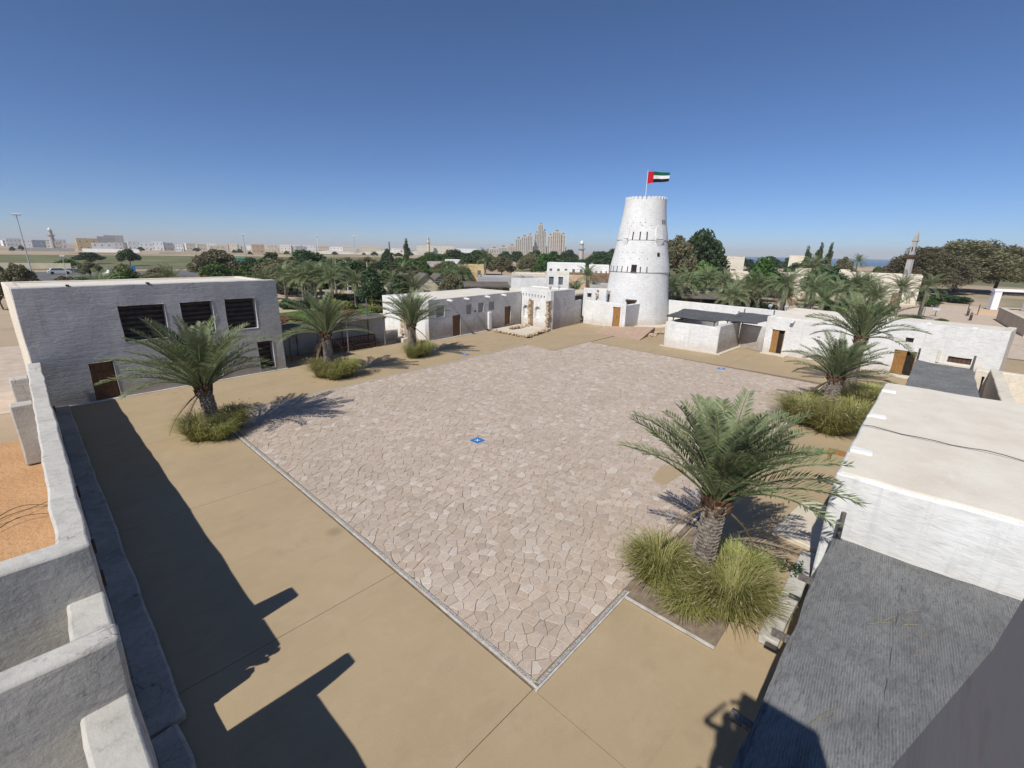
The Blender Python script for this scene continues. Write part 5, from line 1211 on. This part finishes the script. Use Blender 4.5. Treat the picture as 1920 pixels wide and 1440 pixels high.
# climbing weed at the foot of the near white house
t = thing('weed', 'small green weed sprawling over the slab by the near white house', 'plant', (11.9, 1.5, 0)); b = B(); r = random.Random(4)
for k in range(160):
    s = r.random(); c = Vector((11.9 + r.gauss(0, .12) + s * .15, 1.15 + s * .95, .12 + .25 * (1 - s) + r.uniform(-.08, .1))); d = Vector((r.uniform(-1, 1), r.uniform(-1, 1), r.uniform(-.3, .6))).normalized() * .05; u = d.cross(Vector((r.uniform(-1, 1), .3, 1))).normalized() * .025
    b.face(c - d, c + u, c + d, c - u, merge=False, tone=r.random())
part('leaves', b, 'tgreen', t); b = B(); b.tube([(11.95, 1.1, .05), (12.0, 1.5, .3), (12.05, 2.1, .12)], .01, 5); part('stem', b, 'bark', t)

# ---------------------------------------------------------------- buildings beyond the walls
def house(lb, nm, a, d, w, dep, h, mat, cols=3, rows=1, grp=None, yaw=0, roof='roof', extra=None, win='glass', cat='building'):
    """flat-roofed block facing the viewer's side; local x = width, -y = front"""
    p = bear(a, d); t = thing(nm, lb, cat, (p.x, p.y, -.05), grp, R(a) - R(90) + yaw); w2 = w / 2
    b = B(); b.box(-w2, 0, 0, w2, dep, h - .4); link('wall', b.mesh('wall', mat), t)
    b = B()
    for x0, y0, x1, y1 in ((-w2 - .02, -.02, w2 + .02, .25), (-w2 - .02, dep - .25, w2 + .02, dep + .02), (-w2 - .02, .25, -w2 + .25, dep - .25), (w2 - .25, .25, w2 + .02, dep - .25)): b.box(x0, y0, h - .42, x1, y1, h)
    link('parapet', b.mesh('parapet', mat), t)
    ww, wh = min(.95, w / cols * .34), min(1.1, h / rows * .34)
    for i in range(cols):
        for j in range(rows):
            x = -w2 + w * (i + .5) / cols; z = h * (j + .55) / rows - .2 * (rows > 1); b = B()
            b.box(x - ww / 2, -.03, z - wh / 2, x + ww / 2, -.004, z + wh / 2); f = link('window', b.mesh('window', win), t)
            b = B(); b.box(x - ww / 2 - .08, -.09, z - wh / 2 - .14, x + ww / 2 + .08, -.004, z - wh / 2 - .02); link('sill', b.mesh('sill', mat), f)
    b = B(); b.box(w2 * .45, -.03, 0, w2 * .45 + .9, -.005, 2.0); link('door', b.mesh('door', 'hbrown'), t)
    return t
LBL = {'hwhite': 'white villa on the far left skyline', 'hgrey': 'grey block on the far left skyline', 'cream': 'cream villa on the far left skyline', 'beige': 'beige low house on the far left skyline', 'hblue': 'long blue grey shed on the far left skyline', 'hyellow': 'yellow villa on the far left skyline', 'horange': 'orange villa on the far left skyline'}
rh = random.Random(12)
for i, (mt, a, d, h, w) in enumerate(FAR):
    w *= vcos(a); house(LBL[mt], 'villa', a, d, w, rh.uniform(8, 14), h, mt, max(3, int(w / 4)), 2, None if mt in ('hblue', 'hyellow', 'horange') else mt.replace('h', '', 1) + ' houses on the left skyline', rh.uniform(-.15, .15))
for i in range(46):
    mt = rh.choice(('hwhite', 'hwhite', 'beige', 'cream', 'hgrey')); a = rh.uniform(56, 91); d = rh.uniform(700, 1500); w = rh.uniform(9, 20)
    house(LBL[mt], 'villa', a, d, w, 10, rh.uniform(5.5, 9.5), mt, 3, 2, mt.replace('h', '', 1) + ' houses on the left skyline', rh.uniform(-.4, .4))
def longwall(lb, a0, d0, a1, d1, h, mat, th=.4, grp=None, nm='compound_wall'):
    p, q = bear(a0, d0), bear(a1, d1); b = B(); b.wall((p.x, p.y), (q.x, q.y), th, -.05, h, (), 60); t = thing(nm, lb, 'wall', ((p.x + q.x) / 2, (p.y + q.y) / 2, 0), grp); part('wall', b, mat, t)
    b = B(); b.wall((p.x, p.y), (q.x, q.y), th + .2, h + .002, h + .2, (), 60); part('coping', b, mat, t)
longwall('long white compound wall across the green field', 85.5, 560, 81.5, 545, 2.6, 'hwhite'); longwall('grey compound wall left of the white one', 90, 570, 86, 565, 2.4, 'hgrey'); longwall('low beige wall along the road at the far left', 92, 205, 86.5, 198, 1.4, 'beige')
longwall('beige wall at the end of the green field', 80, 470, 70, 480, 1.6, 'beige'); longwall('pale garden wall beyond the palms', 73, 175, 66, 170, 2.0, 'beige')
# pale sand banks on the left horizon
for k, (a0, a1, d, h) in enumerate(((59, 66.5, 640, 6.0), (53.5, 60, 700, 8.0))):
    b = B(); n = 24
    for i in range(n):
        t0, t1 = i / n, (i + 1) / n; hh = lambda t_: h * (.55 + .45 * noise.noise(Vector((t_ * 5, k * 3.3, 0)))) * min(1, 6 * t_, 6 * (1 - t_)) + .01
        A, C_ = bear(a0 + (a1 - a0) * t0, d), bear(a0 + (a1 - a0) * t1, d); D, E_ = bear(a0 + (a1 - a0) * t0, d + 60), bear(a0 + (a1 - a0) * t1, d + 60); F, G = bear(a0 + (a1 - a0) * t0, d + 25), bear(a0 + (a1 - a0) * t1, d + 25)
        F.z, G.z = hh(t0), hh(t1); b.face(A, C_, G, F); b.face(F, G, E_, D)
    kind(link('sand_bank', b.mesh('sand_bank', 'berm', 0, None, R(60))), 'structure')
# hotel towers
def hotel(lb, a, d, w, h, steps):
    p = bear(a, d); t = thing('hotel_tower', lb, 'tower', (p.x, p.y, 0), None, R(a) - R(90)); dep = 26
    for (x0, x1, hh, y0) in steps:
        b = B(); b.box(x0, y0, 0, x1, dep, hh); link('block', b.mesh('block', 'beige'), t)
        b = B(); nf = int(hh / 3.6)
        for k in range(1, nf): b.box(x0 - .4, y0 - 1.0, k * 3.6 - .35, x1 + .4, y0 - .02, k * 3.6 + .35)
        link('balcony_slabs', b.mesh('balcony_slabs', 'cream'), t)
        b = B(); nc = max(2, int((x1 - x0) / 5))
        for c in range(nc):
            xc = x0 + (x1 - x0) * (c + .5) / nc
            b.box(xc - 1.5, y0 - .06, 2, xc + 1.5, y0 - .01, hh - 2.5)
        link('window_bays', b.mesh('window_bays', 'glass'), t)
        b = B()
        for c in range(nc + 1):
            xc = x0 + (x1 - x0) * c / nc; b.box(xc - .5, y0 - 1.3, 0, xc + .5, y0 - 1.02, hh)
        link('piers', b.mesh('piers', 'cream'), t)
        b = B(); b.lathe([(min(5, (x1 - x0) / 4), hh), (min(5, (x1 - x0) / 4), hh + 3), (.2, hh + 6)], 8, ((x0 + x1) / 2, dep / 2)); link('cupola', b.mesh('cupola', 'hbrown'), t)
hotel('left stepped beige hotel tower on the horizon', 41.75, 1400, 50, 58, [(-26, -9, 44, 2), (-9, 9, 50, 0), (9, 24, 55, 3)])
hotel('tallest slim beige hotel tower in the middle of the horizon group', 39.85, 1430, 34, 90, [(-17, -7, 62, 3), (-7, 8, 86, 0), (8, 17, 68, 3)])
hotel('right broad beige hotel tower on the horizon', 37.9, 1405, 52, 70, [(-26, -12, 55, 3), (-12, 12, 66, 0), (12, 26, 58, 4)])
hotel('long beige podium block joining the hotel towers', 39.7, 1440, 150, 26, [(-75, 75, 24, 0)])
for k, (a, w, h) in enumerate(((43.25, 26, 24), (44.3, 30, 20), (45.4, 26, 15))):
    hotel('lower beige apartment block left of the hotel towers', a, 1450, w, h, [(-w / 2, w / 2, h, 0)]); bpy.data.objects[[o.name for o in bpy.data.objects if o.name.startswith('hotel_tower')][-1]]['group'] = 'apartment blocks by the hotel'
def minaret(lb, a, d, h, r, mat, dome='hwhite', square=False, bal=(.62,)):
    p = bear(a, d); n = 4 if square else 12; t = thing('minaret', lb, 'minaret', (p.x, p.y, 0), None, R(a) + R(20 if square else 0))
    b = B(); b.lathe([(r, 0), (r * .82, h * .6), (r * .8, h * .62)], n); link('shaft', b.mesh('shaft', mat), t)
    b = B(); b.lathe([(r * .85, h * .60), (r * 1.3, h * .635), (r * 1.3, h * .66), (r * .7, h * .662)], n); link('balcony', b.mesh('balcony', 'lintel' if square else mat), t)
    b = B(); b.lathe([(r * .72, h * .66), (r * .66, h * .84), (r * .9, h * .85), (r * .9, h * .865), (r * .6, h * .867)], n); link('upper_shaft', b.mesh('upper_shaft', mat), t)
    b = B(); b.lathe([(r * .62, h * .867), (r * .58, h * .92), (r * .3, h * .97), (.02, h)], n); link('cap', b.mesh('cap', dome), t)
    for k in range(4 if square else 0):
        an = R(45 + 90 * k); b = B(); q = Vector((math.cos(an), math.sin(an), 0)) * r * .58; u = Vector((-q.y, q.x, 0)).normalized(); b.obox(q + Vector((0, 0, h * .74)), u * r * .12, q.normalized() * .03, (0, 0, h * .03)); link('opening', b.mesh('opening', 'void'), t)
minaret('square beige minaret with dark balcony beside the acacia grove', 2.92, 114.8, 13.0, .66, 'hgrey', 'hgrey', True)
minaret('white topped grey minaret between the hotel and the round tower', 34.87, 333, 16, 1.9, 'hgrey', 'hwhite'); minaret('grey minaret on the far left skyline', 87.28, 727, 23, 2.6, 'hgrey', 'hwhite'); minaret('tiny pale minaret of the palace on the horizon', 53.26, 915, 32, 3.4, 'beige', 'hgrey')
house('wide pale palace building on the horizon behind the dark tree', 'palace', 52.4, 930, 72, 30, 15, 'cream', 10, 2); house('white palace wing right of the pale palace', 'palace', 48.8, 950, 46, 24, 11, 'hwhite', 7, 2)
house('grey apartment block above the yellow villa', 'apartment_block', 83.15, 1245, 30, 20, 23, 'hgrey', 6, 4)
# middle distance
house('white flat house with roof tanks beyond the thatched huts', 'flat_house', 50.30, 151, 5.4, 6, 4.9, 'hwhite', 3, 1)
house('orange walled house beyond the thatched huts', 'flat_house', 50.74, 119, 8.8, 6, 4.2, 'horange', 3, 1); house('pale orange house beside the orange walled one', 'flat_house', 47.8, 122, 5.0, 6, 4.3, 'hyellow', 2, 1)
house('long white house with a verandah left of the round tower', 'flat_house', 36.6, 137, 11, 8, 4.9, 'hwhite', 5, 1); house('white pillared house just left of the round tower', 'flat_house', 32.67, 130, 5.4, 6, 4.7, 'hwhite', 4, 1, None, 0, 'roof', None, 'hbrown')
house('grey shed in the middle distance', 'flat_house', 52.2, 142, 6.3, 5, 4.4, 'hgrey', 2, 1); house('low white shed left of the grey shed', 'flat_house', 55.9, 138, 6.4, 5, 3.6, 'hwhite', 3, 1)
house('beige tower house with parapet horns right of the round tower', 'tower_house', 17.86, 123.6, 4.2, 4, 7.7, 'cream', 1, 1); house('low beige house under the beige tower house', 'flat_house', 16.9, 112, 7.5, 5, 4.6, 'cream', 2, 1); house('beige block behind the windswept trees', 'tower_house', 12.02, 175, 4.2, 4, 8.3, 'cream', 1, 1)
house('long white old mosque building beside the square minaret', 'old_mosque', 5.2, 108, 13, 8, 5.2, 'cream', 3, 1); house('cream old building left of the white mosque', 'old_mosque', 9.6, 110, 9, 8, 5.6, 'cream', 3, 1); house('cream building behind the wind blown palms', 'flat_house', 13.2, 106, 8, 6, 4.8, 'cream', 2, 1)
house('brown walled compound behind the upper white room', 'compound', 38.0, 96, 13, 6, 3.2, 'horange', 4, 1); house('rust coloured compound left of the round tower', 'compound', 33.6, 104, 10, 6, 3.4, 'hbrown', 4, 1); house('grey stone hut left of the round tower', 'compound', 31.6, 72, 5, 5, 3.2, 'hgrey', 2, 1)
house('low grey plastered house with small windows behind the long house', 'grey_house', 43.9, 70, 8.5, 5, 4.1, 'hgrey', 3, 1); house('cream low wall house behind the ruined room', 'grey_house', 41.0, 78, 6, 5, 4.3, 'cream', 2, 1)
for k, (a, d, w, h, lb) in enumerate(((55.9, 72, 4.4, 4.3, 'gabled thatched hut beside the wooden utility pole'), (53.6, 71, 4.4, 4.4, 'gabled thatched hut with a dark doorway'), (51.9, 72, 4.0, 4.3, 'gabled thatched hut nearest the long low house'))):
    p = bear(a, d); t = thing('thatched_hut', lb, 'hut', (p.x, p.y, -.05), None, R(a) - R(90) + .25); b = B(); b.box(-w / 2, 0, 0, w / 2, 4, h * .58); link('wall', b.mesh('wall', 'beige'), t)
    b = B(); o_ = .35; A = [(-w / 2 - o_, -o_, h * .52), (w / 2 + o_, -o_, h * .52), (0, -o_, h)]; C_ = [(x, 4 + o_, z) for x, y, z in A]
    b.face(A[0], A[2], C_[2], C_[0]); b.face(A[2], A[1], C_[1], C_[2]); b.face(*[(x, y, z - .15) for x, y, z in (A[0], C_[0], C_[2], A[2])]); b.face(*[(x, y, z - .15) for x, y, z in (A[2], C_[2], C_[1], A[1])])
    for q in (A, C_): b.face(q[0], (q[0][0], q[0][1], q[0][2] - .15), (q[2][0], q[2][1], q[2][2] - .15), q[2]); b.face(q[2], (q[2][0], q[2][1], q[2][2] - .15), (q[1][0], q[1][1], q[1][2] - .15), q[1])
    link('roof', b.mesh('roof', 'thatch'), t); b = B(); b.face((-w / 2, -.01, h * .58), (w / 2, -.01, h * .58), (0, -.01, h * .95)); link('gable', b.mesh('gable', 'beige'), t)
    b = B(); b.box(-.5, -.04, 0, .5, -.005, 1.9); link('doorway', b.mesh('doorway', 'void'), t)
for k, (a, d, w, lb) in enumerate(((47.2, 66, 9, 'dark low thatched shelter behind the long low house roof'), (43.2, 84, 12, 'brown thatched roof stretching below the tallest garden palm'), (21.5, 70, 10, 'palm frond hut between the palms right of the tower'))):
    p = bear(a, d); t = thing('thatched_shelter', lb, 'shelter', (p.x, p.y, -.05), None, R(a) - R(90) + .12)
    b = B(); h = 3.5 if k != 2 else 2.6; b.face((-w / 2, 0, h - .5), (w / 2, 0, h - .5), (w / 2, 2.5, h), (-w / 2, 2.5, h)); b.face((-w / 2, 2.5, h), (w / 2, 2.5, h), (w / 2, 5, h - .5), (-w / 2, 5, h - .5)); b.face((-w / 2, 0, h - .68), (-w / 2, 2.5, h - .18), (w / 2, 2.5, h - .18), (w / 2, 0, h - .68)); b.face((-w / 2, 0, h - .68), (w / 2, 0, h - .68), (w / 2, 0, h - .5), (-w / 2, 0, h - .5))
    link('roof', b.mesh('roof', 'thatch' if k != 1 else 'hbrown'), t)
    for i in range(6):
        b = B(); x = -w / 2 + .2 + (w - .4) * i / 5; b.tube([(x, .2, 0), (x, .2, h - .6)], .07, 6); link('post', b.mesh('post', 'lintel'), t)
    b = B(); b.box(-w / 2 + .3, 4.2, 0, w / 2 - .3, 4.4, h - .6); link('wall', b.mesh('wall', 'hbrown'), t)
# poles and masts
def mast(lb, a, d, h, r, mat='metal', top='flood', nm='light_mast'):
    p = bear(a, d); t = thing(nm, lb, 'lamp post' if top else 'pole', (p.x, p.y, 0), None, R(a) - R(90)); b = B(); b.tube([(0, 0, -.05), (0, 0, h)], [r, r * .6], 8); link('pole', b.mesh('pole', mat), t)
    if top:
        b = B(); b.obox((0, 0, h + .05), (h * .045 + .2, 0, 0), (0, r * .8, 0), (0, 0, r * .8)); link('crossbar', b.mesh('crossbar', mat), t)
        for k in (-1, 0, 1): b = B(); b.obox((k * h * .035, -.15, h + .15), (r * 1.6, 0, 0), (0, r, -r * .6), (0, r * .5, r * 1.4)); link('lamp_head', b.mesh('lamp_head', 'hwhite'), t)
mast('tall floodlight mast at the far left edge', 89.04, 158.8, 13.6, .13); mast('floodlight mast above the roof of the grey house', 72.68, 345, 14.5, .22); mast('distant white mast left of the utility poles', 65.51, 758, 24, .5, 'hwhite'); mast('distant thin mast between the benches and the hut poles', 61.61, 528, 19.6, .35)
mast('dark wooden utility pole beside the thatched huts', 57.76, 80, 8.9, .13, 'lintel', None, 'utility_pole'); mast('pale concrete pole left of the wooden utility pole', 60.4, 84, 5.6, .11, 'beige', None, 'utility_pole'); mast('thin street lamp by the parked cars on the left', 86.9, 120, 5.2, .08); mast('short pale post with a white box by the garden palms', 62.7, 90, 5.6, .08, 'hwhite', None, 'utility_pole')
# goal-like white frame at far left
p = bear(88.2, 92); t = thing('metal_stand', 'white A-shaped metal frame at the far left behind the grey house', 'frame', (p.x, p.y, 0), None, R(0)); b = B()
for q, w_ in (((-1.6, 0, 0), (-1.1, 0, 2.1)), ((1.6, 0, 0), (1.1, 0, 2.1)), ((-1.1, 0, .6), (1.1, 0, 2.1))): b.tube([q, w_], .07, 6)
link('tubes', b.mesh('tubes', 'hwhite'), t); b = B(); b.box(-1.7, -.2, 0, 1.7, 1.2, .25); link('base', b.mesh('base', 'beige'), t)
# vehicles
def car(lb, a, d, rz, mat, L_=4.4, W=1.8, H=1.5, pick=False, box=False):
    p = bear(a, d); t = thing('truck' if box else 'parked_car', lb, 'truck' if box else 'car', (p.x, p.y, 0), None, rz)
    pr_ = [(-L_ / 2, .35), (L_ / 2, .35), (L_ / 2, .75), (L_ * .42, .85), (L_ * .22, .92), (-L_ * .45, .95), (-L_ / 2, .85)]
    def slab(nm, pf, w, mt, par): b = B(); A = [(x, -w / 2, z) for x, z in pf]; C_ = [(x, w / 2, z) for x, z in pf]; b.face(*A); b.face(*C_[::-1]); [b.face(A[i], C_[i], C_[(i + 1) % len(pf)], A[(i + 1) % len(pf)]) for i in range(len(pf))]; return link(nm, b.mesh(nm, mt), par)
    slab('body', pr_, W, mat, t)
    cab = [(-L_ * (.42 if not (pick or box) else .05), .93), (L_ * .24, .93), (L_ * .10, H), (-L_ * (.32 if not (pick or box) else .03), H)]
    slab('cabin', cab, W * .9, mat, t); slab('windows', [(x * .93, z * .985 + .02) for x, z in cab], W * .905, 'glass', t)
    if box: b = B(); b.box(-L_ * .5, -W / 2, .95, -L_ * .08, W / 2, 2.6); link('cargo_box', b.mesh('cargo_box', mat), t)
    for sx in (-.32, .32):
        for sy in (-1, 1):
            b = B(); n = 12; ring_ = [Vector((L_ * sx + .34 * math.cos(6.2832 * k / n), sy * W * .5, .34 + .34 * math.sin(6.2832 * k / n))) for k in range(n)]; r2 = [q + Vector((0, -sy * .22, 0)) for q in ring_]; b.face(*ring_); b.face(*r2[::-1]); [b.face(ring_[k], r2[k], r2[(k + 1) % n], ring_[(k + 1) % n]) for k in range(n)]; link('wheel', b.mesh('wheel', 'black'), t)
    for sy in (-1, 1): b = B(); b.obox((L_ / 2, sy * W * .36, .68), (.02, 0, 0), (0, .16, 0), (0, 0, .07)); link('headlight', b.mesh('headlight', 'paintw'), t)
car('white car parked left of the blue truck', 83.97, 150, 1.2, 'hwhite'); car('blue truck parked behind the grey house', 82.47, 143, -1.7, 'blue', 5.2, 2.1, 2.3, False, True); car('dark blue pickup parked at the far left', 86.1, 175, .1, 'hblue', 4.9, 1.8, 1.6, True); car('white car at the far left by the lamp post', 87.3, 165, .0, 'hwhite'); car('dark red car behind the acacia', 76.74, 125, 1.4, 'red'); car('white van beside the beige wall', 70.34, 205, .4, 'hwhite', 4.8, 1.9, 2.0)
b = B(); p = bear(73.6, 240); t = thing('container', 'teal shipping container behind the acacia', 'container', (p.x, p.y, 0), None, R(-12)); b.box(-3, -1.2, 0, 3, 1.2, 2.6); link('body', b.mesh('body', 'teal'), t)
for k in range(18): b = B(); x = -2.85 + k * .335; b.box(x, -1.25, .15, x + .15, -1.203, 2.5); link('rib', b.mesh('rib', 'teal'), t)
# right-hand details
p = bear(-4.3, 112); t = thing('white_gate', 'white square gate frame at the far right edge', 'gate', (p.x, p.y, 0), None, R(-70))
for x in (-2.2, 2.2): b = B(); b.box(x - .45, -.6, 0, x + .45, .6, 3.0); link('pillar', b.mesh('pillar', 'hwhite'), t)
b = B(); b.box(-2.8, -.7, 3.0, 2.8, .7, 3.4); link('lintel', b.mesh('lintel', 'hwhite'), t)
longwall('low beige wall at the right edge by the road', -3.7, 92, -5.6, 74, 1.5, 'beige'); longwall('reddish kerb wall before the white gate', -2.2, 100, -4.6, 99, .5, 'horange')
for k, (a, d) in enumerate(((-2.16, 88), (.93, 77), (-1.9, 95), (-2.4, 70))):
    p = bear(a, d); t = thing('bollard', 'dark wooden bollard on the sandy path right of the white house', 'bollard', (p.x, p.y, 0), 'dark bollards'); b = B(); b.lathe([(.16, 0), (.15, .9), (.12, 1.0), (.02, 1.02)], 10); link('post', b.mesh('post', 'lintel'), t); b = B(); b.lathe([(.165, .78), (.165, .84)], 10, (0, 0), False); link('band', b.mesh('band', 'metal'), t)
for k, (a, d) in enumerate(((-1.84, 97), (-2.5, 98))):
    p = bear(a, d); t = thing('cycle_stand', 'round metal hoop stand by the kerb at the right', 'stand', (p.x, p.y, 0), 'hoop stands'); b = B(); b.tube([(.5 * math.cos(6.2832 * i / 20), 0, .9 + .6 * math.sin(6.2832 * i / 20)) for i in range(21)], .04, 5, False); link('hoop', b.mesh('hoop', 'darkmetal'), t); b = B(); b.tube([(0, 0, 0), (0, 0, .35)], .05, 6); link('foot', b.mesh('foot', 'darkmetal'), t)
p = bear(.2, 90); t = thing('info_board', 'small tilted information board among the right hand shrubs', 'sign', (p.x, p.y, 0)); b = B(); b.tube([(0, 0, 0), (0, 0, .8)], .05, 6); link('post', b.mesh('post', 'darkmetal'), t); b = B(); b.obox((0, 0, .95), (0, .4, 0), (.18, 0, .18), (-.015, 0, .015)); link('panel', b.mesh('panel', 'hgrey'), t)
# iron garden railing among the right-hand palms
for k in range(2):
    p, q = bear((11.5, 7.5)[k], 64), bear((7.9, 4.2)[k], 65); t = thing('garden_railing', ('black iron railing under the wind blown palms, nearer the white house', 'black iron railing further right under the palms')[k], 'railing', (p.x, p.y, 0)); n = 20
    for i in range(n + 1): c = p.lerp(q, i / n); b = B(); b.tube([c, c + Vector((0, 0, .95))], .018, 4); part('bar', b, 'darkmetal', t)
    for z in (.15, .9): b = B(); b.bar(p + Vector((0, 0, z)), q + Vector((0, 0, z)), .04); part('rail', b, 'darkmetal', t)
for k, (a, d) in enumerate(((60.6, 50), (57.2, 53), (65.8, 60), (56.6, 52), (15.2, 66), (1.2, 84))):
    p = bear(a, d); t = thing('tree_guard', 'green metal tree guard in the ' + ('garden right of the tower' if a < 30 else 'garden behind the benches'), 'tree guard', (p.x, p.y, 0), 'green tree guards ' + ('right' if a < 30 else 'left'))
    for sx, sy in ((-.3, -.3), (.3, -.3), (.3, .3), (-.3, .3)): b = B(); b.tube([(sx, sy, 0), (sx, sy, 1.5)], .03, 4); link('post', b.mesh('post', 'teal'), t)
    b = B(); [b.bar((.3 * sx, .3 * sy, z), (.3 * ex_, .3 * ey_, z), .03) for z in (.5, 1.4) for (sx, sy, ex_, ey_) in ((-1, -1, 1, -1), (1, -1, 1, 1), (1, 1, -1, 1), (-1, 1, -1, -1))]; link('rings', b.mesh('rings', 'teal'), t)

# ---------------------------------------------------------------- tell look-alikes apart by their order from the left
from collections import defaultdict
same = defaultdict(list)
for o in col.objects:
    if o.parent is None and 'label' in o: same[o['label']].append(o)
ORD = lambda n: f"{n}{'th' if 10 <= n % 100 <= 20 else {1: 'st', 2: 'nd', 3: 'rd'}.get(n % 10, 'th')}"
for lb, os_ in same.items():
    if len(os_) < 2: continue
    os_.sort(key=lambda o: -math.atan2(o.location.y, o.location.x))
    for k, o in enumerate(os_):
        w = 'leftmost' if k == 0 else ('rightmost' if k == len(os_) - 1 else ORD(k + 1) + ' from the left')
        o['label'] = f'{lb}, {w}'
        if 'group' not in o: o['group'] = lb

# ---------------------------------------------------------------- coastal haze
hb = B(); hb.box(-9300, -9300, -1.2, 9300, 9300, 104)
hm = bpy.data.materials.new('thin_haze'); hm.use_nodes = True; ht = hm.node_tree
ht.nodes.remove(ht.nodes['Principled BSDF']); pv = ht.nodes.new('ShaderNodeVolumePrincipled')
pv.inputs['Color'].default_value = (1.0, .985, .96, 1); pv.inputs['Density'].default_value = .0002; pv.inputs['Anisotropy'].default_value = 0
ht.links.new(pv.outputs[0], ht.nodes['Material Output'].inputs['Volume'])
kind(link('haze', hb.mesh('haze', hm)), 'stuff')
